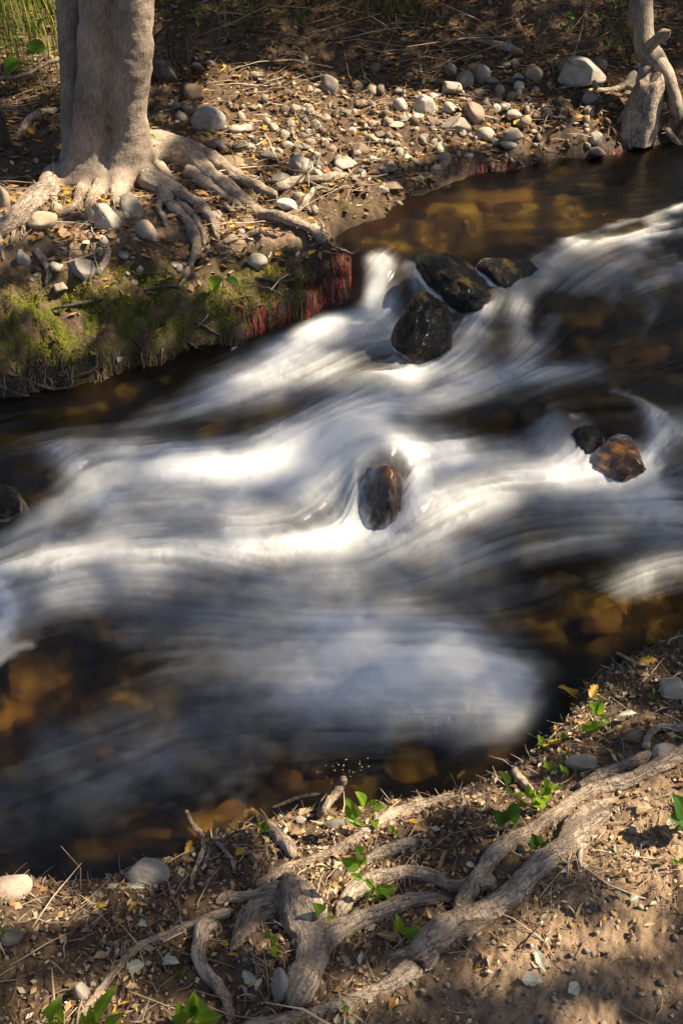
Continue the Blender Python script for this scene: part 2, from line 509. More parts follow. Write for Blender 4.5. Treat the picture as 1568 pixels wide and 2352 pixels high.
def stone_mat():
    m, nt, out = mat('dry_stone'); b = NB(nt); p = geopos(b)
    base = b.n('ShaderNodeObjectInfo').outputs['Color']
    n1 = b.noise(p, 30, 6, .65); n2 = b.noise(p, 200, 4, .7)
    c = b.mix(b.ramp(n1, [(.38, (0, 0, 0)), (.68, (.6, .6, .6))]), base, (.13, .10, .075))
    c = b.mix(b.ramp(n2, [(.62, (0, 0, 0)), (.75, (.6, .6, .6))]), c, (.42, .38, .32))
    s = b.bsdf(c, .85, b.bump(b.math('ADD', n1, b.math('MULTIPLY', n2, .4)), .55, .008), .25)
    b.L(s.outputs[0], out.inputs[0]); return m

def wet_stone_mat():
    m, nt, out = mat('wet_stone'); b = NB(nt); p = geopos(b)
    n1 = b.noise(p, 16, 6, .65); n2 = b.noise(p, 90, 5, .7)
    c = b.ramp(n1, [(.36, (.006, .006, .005)), (.54, (.014, .012, .008)), (.60, (.10, .06, .016)), (.74, (.22, .14, .04))])
    c = b.mix(b.ramp(n2, [(.58, (0, 0, 0)), (.75, (.35, .35, .35))]), c, (.05, .042, .02))
    n3 = b.noise(p, 260, 3, .7)
    s = b.bsdf(c, .13, b.bump(b.math('ADD', b.math('ADD', n1, n2), b.math('MULTIPLY', n3, .35)), .9, .02), .5)
    vd = b.n('ShaderNodeBsdfDiffuse'); vd.inputs[0].default_value = (.8, .82, .83, 1)
    vm = b.n('ShaderNodeMixShader'); b.L(b.attr('veil'), vm.inputs[0]); b.L(s.outputs[0], vm.inputs[1]); b.L(vd.outputs[0], vm.inputs[2])
    b.L(vm.outputs[0], out.inputs[0]); return m

def brown_rock_mat():
    m, nt, out = mat('brown_wet_stone'); b = NB(nt); p = geopos(b)
    n1 = b.noise(p, 14, 6, .65)
    c = b.ramp(n1, [(.38, (.012, .008, .006)), (.52, (.05, .026, .013)), (.70, (.26, .12, .04))])
    s = b.bsdf(c, .16, b.bump(n1, .6, .012), .5)
    vd = b.n('ShaderNodeBsdfDiffuse'); vd.inputs[0].default_value = (.8, .82, .83, 1)
    vm = b.n('ShaderNodeMixShader'); b.L(b.attr('veil'), vm.inputs[0]); b.L(s.outputs[0], vm.inputs[1]); b.L(vd.outputs[0], vm.inputs[2])
    b.L(vm.outputs[0], out.inputs[0]); return m

def amber_stone_mat():
    m, nt, out = mat('submerged_stone'); b = NB(nt); p = geopos(b)
    rnd = b.n('ShaderNodeObjectInfo').outputs['Random']
    n1 = b.noise(p, 13, 5, .6)
    c = b.ramp(n1, [(.32, (.04, .025, .012)), (.5, (.17, .095, .03)), (.68, (.40, .275, .075))])
    c = b.mix(b.math('MULTIPLY', rnd, .35), c, (.10, .07, .045))
    s = b.bsdf(c, .55, b.bump(n1, .5, .02), .3)
    b.L(s.outputs[0], out.inputs[0]); return m

def leaf_mat(name, c1, c2, trans=.5):
    m, nt, out = mat(name); b = NB(nt); p = objco(b)
    rnd = b.n('ShaderNodeObjectInfo').outputs['Random']
    c = b.mix(rnd, c1, c2)
    c = b.mix(b.math('MULTIPLY', b.noise(p, 60, 4), .4), c, tuple(x * .6 for x in c1))
    sx = b.n('ShaderNodeSeparateXYZ'); b.L(p, sx.inputs[0])
    rib = b.n('ShaderNodeMapRange'); rib.inputs[1].default_value = .008; rib.inputs[2].default_value = .03; rib.inputs[3].default_value = .6; rib.inputs[4].default_value = 0
    b.L(b.math('ABSOLUTE', sx.outputs[1]), rib.inputs[0])
    vein = b.math('SINE', b.math('MULTIPLY', b.math('SUBTRACT', sx.outputs[0], b.math('MULTIPLY', b.math('ABSOLUTE', sx.outputs[1]), .8)), 60.0))
    c = b.mix(b.math('MULTIPLY', b.math('POWER', b.math('MAXIMUM', vein, 0.0), 6.0), .3), c, tuple(min(1, x * 1.5) for x in c2))
    c = b.mix(rib.outputs[0], c, tuple(min(1, x * 1.7) for x in c2))
    s = b.bsdf(c, .45, None, .35)
    t = b.n('ShaderNodeBsdfTranslucent'); b.L(b.mix(.35, c, (min(1, c2[0] * 3.2), min(1, c2[1] * 2.8), c2[2])), t.inputs[0])
    mx = b.n('ShaderNodeMixShader'); mx.inputs[0].default_value = trans
    b.L(s.outputs[0], mx.inputs[1]); b.L(t.outputs[0], mx.inputs[2]); b.L(mx.outputs[0], out.inputs[0]); return m

def attr_mat(name, trans=0.0, rough=.8, spec=.2, bump=0):
    m, nt, out = mat(name); b = NB(nt)
    c = b.attr('tint', 'Color')
    if bump:
        p = geopos(b); n = b.noise(p, 120, 4)
        c = b.mix(b.math('MULTIPLY', n, .5), c, (.06, .045, .03))
        s = b.bsdf(c, rough, b.bump(n, bump, .006), spec)
    else: s = b.bsdf(c, rough, None, spec)
    if trans:
        t = b.n('ShaderNodeBsdfTranslucent'); b.L(c, t.inputs[0])
        mx = b.n('ShaderNodeMixShader'); mx.inputs[0].default_value = trans
        b.L(s.outputs[0], mx.inputs[1]); b.L(t.outputs[0], mx.inputs[2]); b.L(mx.outputs[0], out.inputs[0])
    else: b.L(s.outputs[0], out.inputs[0])
    return m

def water_mat():
    m, nt, out = mat('stream_water'); b = NB(nt); p = geopos(b)
    foam = b.attr('foam'); streak = b.attr('streak')
    fine = b.noise(p, 260, 3, .6)
    nrm = b.bump(b.math('ADD', b.math('MULTIPLY', streak, 1.0), b.math('MULTIPLY', fine, .10)), .35, .012)
    tr = b.n('ShaderNodeBsdfTransparent'); tr.inputs[0].default_value = (.73, .64, .42, 1)
    gl = b.n('ShaderNodeBsdfGlossy'); gl.inputs['Roughness'].default_value = .18; gl.inputs[0].default_value = (1, 1, 1, 1); b.L(nrm, gl.inputs['Normal'])
    fr = b.n('ShaderNodeFresnel'); fr.inputs[0].default_value = 1.36; b.L(nrm, fr.inputs['Normal'])
    clear = b.n('ShaderNodeMixShader'); b.L(fr.outputs[0], clear.inputs[0]); b.L(tr.outputs[0], clear.inputs[1]); b.L(gl.outputs[0], clear.inputs[2])
    rf = b.n('ShaderNodeBsdfRefraction'); rf.inputs[0].default_value = (.73, .64, .42, 1); rf.inputs['Roughness'].default_value = .32; rf.inputs['IOR'].default_value = 1.12
    soft = b.n('ShaderNodeMixShader'); soft.inputs[0].default_value = .8; b.L(tr.outputs[0], soft.inputs[1]); b.L(rf.outputs[0], soft.inputs[2])
    b.L(soft.outputs[0], clear.inputs[1])
    df = b.n('ShaderNodeBsdfDiffuse'); df.inputs[0].default_value = (.84, .85, .85, 1); b.L(nrm, df.inputs['Normal'])
    tl = b.n('ShaderNodeBsdfTranslucent'); tl.inputs[0].default_value = (.8, .85, .88, 1)
    fm = b.n('ShaderNodeMixShader'); fm.inputs[0].default_value = .25; b.L(df.outputs[0], fm.inputs[1]); b.L(tl.outputs[0], fm.inputs[2])
    mx = b.n('ShaderNodeMixShader'); b.L(foam, mx.inputs[0]); b.L(clear.outputs[0], mx.inputs[1]); b.L(fm.outputs[0], mx.inputs[2])
    b.L(mx.outputs[0], out.inputs[0]); return m

M = dict(soil=soil_mat(), bark=bark_mat('smooth_bark', (.085, .062, .045), (.22, .175, .135), (.42, .34, .26), True, .45),
         root=bark_mat('root_bark', (.08, .055, .04), (.33, .255, .19), (.54, .45, .35)),
         darkbark=bark_mat('dark_bark', (.03, .022, .016), (.075, .055, .04), (.15, .12, .09)),
         deadwood=bark_mat('dead_wood', (.16, .12, .085), (.33, .27, .2), (.52, .45, .36)),
         stone=stone_mat(), wetbrown=brown_rock_mat(), wet=wet_stone_mat(), amber=amber_stone_mat(), water=water_mat(),
         leaf=leaf_mat('fresh_leaf', (.09, .18, .018), (.15, .25, .025), .55), darkleaf=leaf_mat('shade_leaf', (.03, .08, .012), (.05, .12, .02), .45),  # shade_leaf: the same leaf darkened for plants standing in shade
         yellow=leaf_mat('yellow_leaf', (.45, .27, .03), (.5, .3, .05), .4), pale=leaf_mat('pale_leaf', (.30, .32, .25), (.42, .40, .31), .2), brown=leaf_mat('brown_leaf', (.17, .11, .06), (.26, .17, .09), .2),
         litter=attr_mat('leaf_litter', .12, .75), blade=attr_mat('grass_blade', .4, .6), moss=attr_mat('moss_tuft', .25, .9), canopy=attr_mat('crown_leaf', .35, .6), gravel=attr_mat('gravel', 0, .85, .2, .6), strand=attr_mat('root_strand', .1, .45, .4))

# ------------------------------------------------------------------ ground
def warp_axis(lo, hi, n, tails):
    a = np.linspace(lo, hi, n); st = a[1] - a[0]
    lo_t, hi_t = [], []
    d = st
    x = hi
    while x < tails: d *= 1.22; x += d; hi_t.append(x)
    d = st; x = lo
    while x > -tails: d *= 1.22; x -= d; lo_t.append(x)
    return np.r_[lo_t[::-1], a, hi_t]

def build_ground():
    s = warp_axis(-1.2, 1.2, 500, 60)
    ys = [.42]
    while ys[-1] < 5.3: ys.append(ys[-1] + .0036 + .0022 * max(0, ys[-1] - .5))
    d = .02
    while ys[-1] < 70: d *= 1.2; ys.append(ys[-1] + d)
    lo = []; d = .004; y = .42
    while y > -40: d *= 1.25; y -= d; lo.append(y)
    ys = np.array(lo[::-1] + ys)
    g = .30 * np.clip(ys, .3, 8) + .40
    Xg = s[None] * g[:, None]; Yg = np.repeat(ys[:, None], len(s), 1)
    Z, sdv, wz = terrain_raw(Xg, Yg)
    near = (np.abs(Xg) < 4) & (Yg > .2) & (Yg < 7) & (sdv < .02)
    grain = (fbm(Xg * 70, Yg * 70, o=3, seed=31) - .5) * .020 + (fbm(Xg * 190, Yg * 190, o=2, seed=33) - .5) * .006
    Z = Z + np.where(near, grain * sstep(.03, -.05, sdv), 0)
    px, py, _ = project(np.stack([Xg, Yg, Z], -1))
    wet = sstep(.10, .0, -sdv - .05 * (fbm(Xg * 14, Yg * 14, o=3, seed=41) - .5)) 
    farside = Yg > 1.9
    m = lambda cx, cy, rx, ry: np.exp(-((px - cx) / rx) ** 2 - ((py - cy) / ry) ** 2)
    moss = np.clip(1.1 * m(130, 770, 190, 75) + 1.0 * m(330, 720, 200, 90) + .6 * m(90, 690, 90, 30) + .9 * m(590, 690, 110, 60) + .6 * m(600, 620, 60, 30) + .5 * m(820, 480, 60, 30) + .7 * m(300, 640, 90, 30), 0, 1) * farside * (sdv < .0)
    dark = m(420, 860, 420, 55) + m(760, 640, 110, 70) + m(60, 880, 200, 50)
    wet = np.clip(wet + farside * np.clip(dark, 0, 1) * .9, 0, 1)  # extra dark patches along the bank foot share this mask
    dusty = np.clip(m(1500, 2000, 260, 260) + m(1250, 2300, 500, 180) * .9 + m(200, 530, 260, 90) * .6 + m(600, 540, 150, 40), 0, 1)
    bed = sstep(-.005, .03, sdv)
    V = np.stack([Xg, Yg, Z], -1).reshape(-1, 3)
    me = np_mesh('ground', V, grid_faces(len(ys), len(s)), True,
                 {k: ('FLOAT', v.ravel()) for k, v in dict(wet=wet, moss=moss, dusty=dusty, bed=bed).items()})
    return tag(link('ground', me, M['soil']), kind='structure')
build_ground()

# ------------------------------------------------------------------ water
# current lines: points, width (measured px), whiteness, steering weight
FLOW = [
    ([(872, 615), (866, 650), (860, 720)], 26, .70), ([(845, 735), (770, 752), (690, 800), (610, 850), (520, 895)], 42, .72), ([(900, 780), (830, 800), (740, 850), (640, 900)], 40, .55),
    ([(760, 735), (700, 765), (640, 820)], 26, .55), ([(640, 880), (480, 925), (330, 965)], 30, .35), ([(940, 620), (960, 660), (1010, 690)], 14, .5), ([(1000, 690), (1060, 705), (1110, 708)], 10, .35),
    ([(1090, 730), (1070, 780), (1045, 850)], 30, .55), ([(1180, 660), (1190, 710), (1195, 800), (1180, 850)], 20, .5), ([(1110, 700), (1090, 760)], 20, .4),
    ([(1350, 852), (1200, 872), (1080, 905), (960, 940), (820, 965), (700, 1000), (640, 1030)], 26, .62), ([(1130, 880), (1000, 900), (900, 920), (800, 960)], 30, .45),
    ([(930, 880), (850, 890), (780, 925)], 32, .55), ([(760, 900), (700, 960), (660, 1010)], 40, .35),
    ([(1010, 1030), (930, 1003), (830, 995), (740, 1015), (680, 1070)], 40, .62), ([(800, 1040), (720, 1040), (640, 1060), (540, 1090), (420, 1090), (280, 1075)], 55, .72),
    ([(660, 1010), (600, 1035), (520, 1050), (420, 1055)], 35, .5), ([(680, 1110), (560, 1140), (430, 1150), (330, 1140)], 55, .55), ([(600, 1090), (500, 1092), (380, 1092)], 26, .4),
    ([(840, 1030), (790, 1080), (775, 1140), (800, 1200), (840, 1225)], 32, .60), ([(740, 1080), (700, 1150), (700, 1200)], 50, .42),
    ([(900, 1020), (950, 1060), (965, 1110), (930, 1180), (880, 1225)], 24, .50), ([(1040, 1080), (1000, 1140), (960, 1200), (890, 1250)], 42, .50),
    ([(1480, 1150), (1420, 1130), (1330, 1110), (1230, 1090), (1120, 1070), (1020, 1060)], 38, .66), ([(1400, 1120), (1300, 1108), (1200, 1095)], 18, .45), ([(1500, 1165), (1400, 1160), (1250, 1160), (1130, 1170), (1020, 1240)], 42, .40),
    ([(1160, 1140), (1080, 1140), (1010, 1150)], 22, .5), ([(1120, 1200), (1020, 1240), (930, 1280), (820, 1320), (700, 1350)], 48, .42),
    ([(820, 1235), (740, 1245), (650, 1250), (540, 1240)], 30, .80), ([(760, 1285), (660, 1290), (560, 1270)], 34, .45),
    ([(620, 1200), (480, 1195), (380, 1200), (240, 1230), (120, 1250)], 26, .45), ([(560, 1270), (420, 1262), (300, 1262), (180, 1272), (80, 1290), (0, 1320)], 24, .62), ([(560, 1230), (400, 1225), (250, 1225)], 20, .35),
    ([(330, 1300), (200, 1330), (80, 1380), (0, 1420)], 60, .38), ([(140, 1040), (185, 1085), (235, 1140), (265, 1180)], 26, .48), ([(250, 1170), (180, 1160), (110, 1195), (30, 1245), (-40, 1280)], 26, .46),
    ([(190, 1110), (150, 1160), (60, 1210)], 30, .3), ([(320, 1000), (180, 1010), (60, 1050), (-40, 1090)], 40, .16),
    ([(800, 1450), (720, 1430), (640, 1370), (560, 1320), (450, 1275)], 30, .42), ([(760, 1480), (600, 1420), (450, 1360), (300, 1320), (150, 1330)], 55, .30), ([(780, 1520), (600, 1490), (400, 1430), (200, 1380), (60, 1390)], 60, .22),
    ([(1185, 1640), (1170, 1590), (1110, 1530), (1020, 1465), (900, 1425), (760, 1440)], 40, .6), ([(1150, 1560), (1040, 1530), (920, 1530), (780, 1500)], 62, .65), ([(1060, 1500), (980, 1500), (880, 1520)], 46, .45), ([(1150, 1590), (1080, 1570), (980, 1570), (880, 1560)], 40, .4),
    ([(1180, 1620), (1060, 1610), (920, 1590), (760, 1570), (560, 1530)], 55, .34), ([(1150, 1690), (1000, 1660), (850, 1640), (700, 1640)], 55, .22), ([(1240, 1620), (1170, 1640), (1100, 1660)], 22, .12), ([(1010, 1660), (950, 1650), (890, 1665)], 16, .30),
    ([(700, 1480), (540, 1500), (380, 1560), (250, 1640), (100, 1700), (-50, 1740)], 90, .07), ([(500, 1700), (380, 1690), (250, 1730), (150, 1800), (60, 1880)], 80, .06), ([(560, 1640), (440, 1650), (330, 1700)], 50, .08), ([(850, 1650), (650, 1680), (450, 1720), (250, 1800), (0, 1850)], 90, .09),
    ([(-30, 1330), (10, 1380), (14, 1430), (-10, 1480)], 20, .95), ([(60, 1485), (20, 1500), (-30, 1530)], 10, .55), 
    ([(1265, 975), (1285, 1010), (1290, 1060)], 24, .62), ([(1240, 1000), (1250, 1040), (1255, 1080)], 14, .4), ([(1330, 1040), (1310, 1070), (1290, 1090)], 18, .4),
    ([(1568, 985), (1520, 1010), (1490, 1060), (1480, 1110)], 24, .55), ([(1410, 900), (1470, 940), (1540, 985)], 10, .5), ([(1430, 1040), (1425, 1080), (1420, 1110)], 14, .4), ([(1600, 1080), (1540, 1110), (1500, 1150)], 30, .4),
    ([(1640, 455), (1560, 478), (1490, 512)], 12, .5), ([(1520, 520), (1440, 545), (1370, 560)], 9, .5), ([(1568, 500), (1500, 530)], 8, .4), ([(1450, 505), (1380, 530), (1300, 555)], 9, .3), ([(1600, 525), (1500, 548), (1430, 560)], 10, .5), ([(1390, 590), (1340, 620), (1310, 660)], 14, .4), ([(1470, 600), (1430, 640), (1400, 690)], 12, .3), ([(1330, 560), (1280, 590), (1240, 640)], 12, .35), ([(1540, 590), (1480, 615)], 9, .35), ([(1400, 560), (1330, 600), (1270, 650)], 24, .42), ([(1480, 560), (1420, 610), (1350, 660)], 20, .42),
    ([(1620, 600), (1540, 630), (1460, 660)], 16, .5), ([(1640, 640), (1520, 670), (1440, 700)], 26, .14), ([(1300, 560), (1240, 620), (1200, 680)], 24, .3), ([(1500, 690), (1490, 720), (1480, 760)], 12, .45),
    ([(1568, 560), (1400, 600), (1290, 690), (1230, 780), (1170, 850)], 80, .09), ([(1620, 740), (1480, 790), (1380, 850)], 90, .06), ([(1568, 880), (1420, 900), (1250, 930), (1050, 980)], 70, .08), ([(1270, 740), (1240, 800), (1210, 840)], 18, .4),
    ([(1620, 1290), (1540, 1290), (1480, 1320), (1420, 1370)], 22, .45), ([(1600, 1230), (1500, 1225), (1400, 1230), (1250, 1260), (1120, 1310), (950, 1370), (800, 1400)], 50, .34), ([(1600, 1200), (1500, 1190), (1420, 1180)], 14, .4),
    ([(1568, 1340), (1400, 1370), (1250, 1400), (1050, 1420)], 60, .10), ([(1100, 1290), (1000, 1340), (860, 1390), (760, 1410)], 34, .22),
    ([(1568, 1420), (1380, 1500), (1280, 1560), (1200, 1660)], 80, .0), ([(1150, 1740), (900, 1780), (600, 1820), (300, 1900), (0, 1950)], 80, .03),
    ([(1500, 400), (1250, 440), (1000, 490), (900, 560)], 60, .0), ([(520, 910), (350, 960), (150, 990), (0, 1030)], 60, .05), ([(900, 560), (880, 600)], 30, .06), ([(700, 930), (560, 960), (420, 1000)], 40, .12),
    ([(930, 1040), (890, 1030), (850, 1040), (822, 1080), (812, 1140), (830, 1200), (850, 1225)], 16, .55), ([(920, 1050), (948, 1090), (952, 1140), (925, 1190), (890, 1228)], 15, .5), ([(1480, 955), (1500, 1000), (1490, 1060), (1460, 1090)], 16, .6), ([(1350, 1080), (1410, 1092), (1480, 1085)], 16, .7), ([(1340, 1000), (1335, 1040), (1340, 1080)], 12, .5), ([(900, 700), (893, 760), (915, 830), (960, 860), (1010, 850)], 14, .5), ([(1135, 640), (1140, 690), (1100, 712)], 12, .4), ([(960, 640), (990, 690), (1050, 705)], 12, .4),
    ([(1050, 770), (1010, 830), (930, 870)], 26, .35), ([(1110, 830), (1020, 870)], 30, .3)]

CLEAR = [(1470, 520, 140, 40, .3), (560, 1810, 130, 50, .5), (980, 1385, 170, 34, .5), (300, 1430, 220, 40, .35), (560, 1315, 120, 16, .3), (1250, 1310, 200, 34, .45), (1440, 760, 200, 120, .5), (700, 930, 120, 14, .35), (1180, 970, 150, 22, .5), (450, 985, 120, 20, .5), (480, 1215, 200, 10, .3), (330, 1160, 90, 26, .35), (1130, 1230, 120, 24, .4), (760, 1385, 90, 24, .35), (1330, 1450, 200, 60, .6), (1400, 760, 160, 80, .6), (1120, 960, 120, 20, .5), (1350, 900, 120, 40, .5), (230, 960, 160, 24, .7), (1150, 470, 240, 40, .9), (600, 960, 90, 16, .4), (1270, 1340, 120, 40, .4), (878, 1185, 40, 26, .6), (1410, 1000, 90, 40, .6), (1385, 955, 50, 30, .4), (1300, 960, 60, 30, .6), (20, 1130, 60, 60, .9), (990, 690, 30, 40, .5), (1130, 640, 30, 40, .6), (1390, 1400, 90, 50, .8), (945, 1735, 70, 40, .9), (640, 1790, 60, 50, .8), (90, 1560, 110, 80, .8), (870, 895, 40, 14, .3)]
def stone_fit(px, py, w, h, water, sink, lift, depth=1.0):
    g = ground(px, py + h * .28, water)
    s = pxsize(g, 1)
    rx = w / 2 * s
    hz = h / 2 * s * depth
    el = math.atan2(CAMZ - g[2], g[1])
    # an ellipsoid of half height c and half depth b shows a half height of sqrt((c cos)^2+(b sin)^2)
    b = min(rx * .95, hz / max(.45, math.sin(el)) * .9)
    c = math.sqrt(max((hz * .45) ** 2, hz * hz - (b * math.sin(el)) ** 2)) / math.cos(el)
    c = max(c, .5 * min(rx, hz))
    return g, rx, b, c, g[2] + c * (1 - 2 * sink) + lift
DRAPED = []

def build_water():
    LX0, LX1, LY0, LY1, D = -1.7, 2.3, .78, 4.5, .005
    lx = np.arange(LX0, LX1, D); ly = np.arange(LY0, LY1, D)
    X, Y = np.meshgrid(lx, ly)
    Xw = X + .034 * (fbm(X / .05, Y / .05, o=4, seed=81, gain=.62) - .5); Yw = Y + .046 * (fbm(X / .05 + 9, Y / .05, o=4, seed=82, gain=.62) - .5)
    foam_keep = np.ones_like(X); dx_ = np.full_like(X, -.25); dy_ = np.full_like(X, -.02)
    for pts, w, f in FLOW:
        q = np.array([ground(max(-250, min(1800, a)), b, True)[:2] for a, b in pts])
        q = catmull(q, n_per=3)
        c = q[len(q) // 2]
        _, _, dep = project(np.array([c[0], c[1], -.15]))
        sx = w / FPX * dep; sy = sx * 1.35          # a little wider along the line of sight: the water is seen at a slant
        R = 3.4 * sy
        x0, x1 = q[:, 0].min() - R, q[:, 0].max() + R; y0, y1 = q[:, 1].min() - R, q[:, 1].max() + R
        i0, i1 = np.searchsorted(lx, [x0, x1]); j0, j1 = np.searchsorted(ly, [y0, y1])
        if i1 <= i0 or j1 <= j0: continue
        xs, ys = Xw[j0:j1, i0:i1] / sx, Yw[j0:j1, i0:i1] / sy
        best = np.full(xs.shape, 1e9); bx = np.zeros(xs.shape); by = np.zeros(xs.shape)
        for k in range(len(q) - 1):
            ax, ay = q[k, 0] / sx, q[k, 1] / sy; vx, vy = q[k + 1, 0] / sx - ax, q[k + 1, 1] / sy - ay
            t = np.clip(((xs - ax) * vx + (ys - ay) * vy) / (vx * vx + vy * vy + 1e-12), 0, 1)
            d2 = (xs - ax - t * vx) ** 2 + (ys - ay - t * vy) ** 2
            g = d2 < best
            e = q[k + 1] - q[k]; e = e / (np.linalg.norm(e) + 1e-9)
            best = np.where(g, d2, best); bx = np.where(g, e[0], bx); by = np.where(g, e[1], by)
        wgt = np.exp(-best * .5)
        foam_keep[j0:j1, i0:i1] *= 1 - f * wgt
        wd = np.exp(-best * .22) * 1.2
        dx_[j0:j1, i0:i1] += bx * wd; dy_[j0:j1, i0:i1] += by * wd
    foam0 = 1 - foam_keep
    nrm = np.sqrt(dx_ ** 2 + dy_ ** 2) + 1e-6
    dx_, dy_ = dx_ / nrm, dy_ / nrm
    H, Wd = X.shape
    ii, jj = np.meshgrid(np.arange(Wd, dtype=np.float32), np.arange(H, dtype=np.float32))
    U = dx_.astype(np.float32); Vv = dy_.astype(np.float32)
    rng = np.random.default_rng(3)
    n1 = rng.random((H, Wd)).astype(np.float32)                       # fine threads
    n2 = fbm(X / .017, Y / .017, o=3, seed=71).astype(np.float32)      # soft folds
    n3 = fbm(X / .055, Y / .055, o=2, seed=72).astype(np.float32)
    acc1 = n1.copy(); acc2 = n2.copy(); acc3 = n3.copy(); accf = foam0.astype(np.float32).copy(); cnt = 1.0
    for sgn in (1, -1):
        a, c = ii.copy(), jj.copy()
        for k in range(44):
            ia = np.clip(a, 0, Wd - 1).astype(np.int32); jc = np.clip(c, 0, H - 1).astype(np.int32)
            a += sgn * U[jc, ia]; c += sgn * Vv[jc, ia]
            ia = np.clip(a, 0, Wd - 1).astype(np.int32); jc = np.clip(c, 0, H - 1).astype(np.int32)
            wk = 1 - k / 48.0
            acc1 += n1[jc, ia] * wk; acc2 += n2[jc, ia] * wk; acc3 += n3[jc, ia] * wk; accf += foam0[jc, ia].astype(np.float32) * wk
            if sgn == 1: cnt += 2 * wk
    def norm(a): a = a / cnt; return (a - a.mean()) / a.std()
    s1, s2, s3 = norm(acc1), norm(acc2), norm(acc3)
    ff = .8 * foam0 + .2 * accf / cnt
    brk = fbm(X / .10, Y / .08, o=3, seed=75)
    brk2 = fbm(X / .03, Y / .024, o=4, seed=76)
    st = np.clip(.5 + (.035 * s1 + .05 * s2) * sstep(.35, .6, brk) + .04 * s3 + .10 * (brk2 - .5), 0, 1)
    wisp = (.13 * s1 + .14 * s2 + .15 * s3) * (.4 + .6 * sstep(.3, .65, brk)) + .5 * (brk - .5) + .30 * (brk2 - .5)
    ff = 1.04 * ff * (.36 + .72 * ff)
    for x, y, rx, ry, a in CLEAR:
        p = ground(x, y, True); k = 1 / FPX * project(p)[2]
        el = math.atan2(CAMZ - p[2], p[1])
        ff = ff * (1 - a * np.exp(-((X - p[0]) / (rx * k)) ** 2 - ((Y - p[1]) / (ry * k / math.sin(el))) ** 2))
    foam = ff * (1 + wisp * (1.25 - .85 * ff)) + .04 * np.clip(wisp + .05 * s1, 0, 2) * ff ** .5
    sheen_ = np.exp(-((X + .42) / .42) ** 2 - ((Y - 1.25) / .16) ** 2) * (.055 + .14 * (brk - .5) + .10 * (brk2 - .5))   # faint foam painted in for the sky sheen on the near pool
    foam = np.clip((foam - .045) * 1.06 + np.clip(sheen_, 0, 1), 0.0, .95)
    def samp(G, x, y):
        fx = np.clip((x - LX0) / D, 0, Wd - 1.001); fy = np.clip((y - LY0) / D, 0, H - 1.001)
        i = fx.astype(int); j = fy.astype(int); u = fx - i; v = fy - j
        return G[j, i] * (1 - u) * (1 - v) + G[j, i + 1] * u * (1 - v) + G[j + 1, i] * (1 - u) * v + G[j + 1, i + 1] * u * v
    s = warp_axis(-1.25, 1.25, 520, 7)
    ys = [.72]
    while ys[-1] < 4.7: ys.append(ys[-1] + .0045 + .0016 * (ys[-1] - .7))
    ys = np.array(ys)
    g = .28 * ys + .36
    Xg = s[None] * g[:, None]; Yg = np.repeat(ys[:, None], len(s), 1)
    sdv = chan_sd(Xg, Yg)
    F_, S_ = samp(foam, Xg, Yg), samp(st, Xg, Yg)
    inside = (Xg > LX0) & (Xg < LX1)
    F_ = F_ * np.where(Yg > 1.9, sstep(-.03, .02, sdv), sstep(-.01, .09, sdv))
    F_ = np.where(inside, F_, .05); S_ = np.where(inside, S_, .5)
    Z = WATER(Xg, Yg)
    for x, y, w, h, lf in DRAPED:
        g, rx, b_, c_, z0 = stone_fit(x, y, w, h, True, .4, lf)
        r = np.sqrt(((Xg - g[0]) / (rx * 1.06)) ** 2 + ((Yg - g[1]) / (b_ * 1.06)) ** 2)
        e = z0 + .003 + c_ * 1.0 * (1 - (r / 1.14) ** 3)
        dlt = e - Z
        back = sstep(-.55, .35, (Yg - g[1]) / b_)
        cap_ = sstep(1.15, .75, r)
        F_ = F_ * (1 - .75 * cap_ * (1 - back)) + back * cap_ * np.maximum(0, .30 + 1.6 * (S_ - .5) - F_)
        Z = Z + np.where(r < 1.6, .5 * (dlt + np.sqrt(dlt * dlt + .0002)), 0) * sstep(1.6, 1.0, r) * back
    for x, y, rx, ry, a in [(880, 1105, 66, 40, .050), (815, 1150, 30, 50, .02), (945, 1150, 30, 50, .02), (1410, 960, 120, 34, .035), (880, 890, 70, 26, .03), (10, 1090, 80, 56, .04), (1285, 985, 44, 30, .035), (1170, 590, 70, 40, .02)]:
        p = ground(x, y, True); kk = 1 / FPX * project(p)[2]; el = math.atan2(CAMZ - p[2], p[1])
        Z = Z + a * np.exp(-((Xg - p[0]) / (rx * kk)) ** 2 - ((Yg - p[1]) / (ry * kk / math.sin(el))) ** 2)
    Z = Z + (S_ - .5) * (.009 + .008 * F_) * sstep(0, .1, sdv) + F_ * .022 * sstep(.0, .08, sdv)
    fc = grid_faces(len(ys), len(s))
    keep = (sdv.ravel()[fc] > -.05).any(1)
    fc = fc[keep]
    used = np.unique(fc); remap = np.zeros(Xg.size, np.int64); remap[used] = np.arange(len(used))
    V = np.stack([Xg, Yg, Z], -1).reshape(-1, 3)[used]
    me = np_mesh('water', V, remap[fc], True, {'foam': ('FLOAT', F_.ravel()[used]), 'streak': ('FLOAT', S_.ravel()[used])})
    tag(link('water', me, M['water']), kind='structure')
build_water()

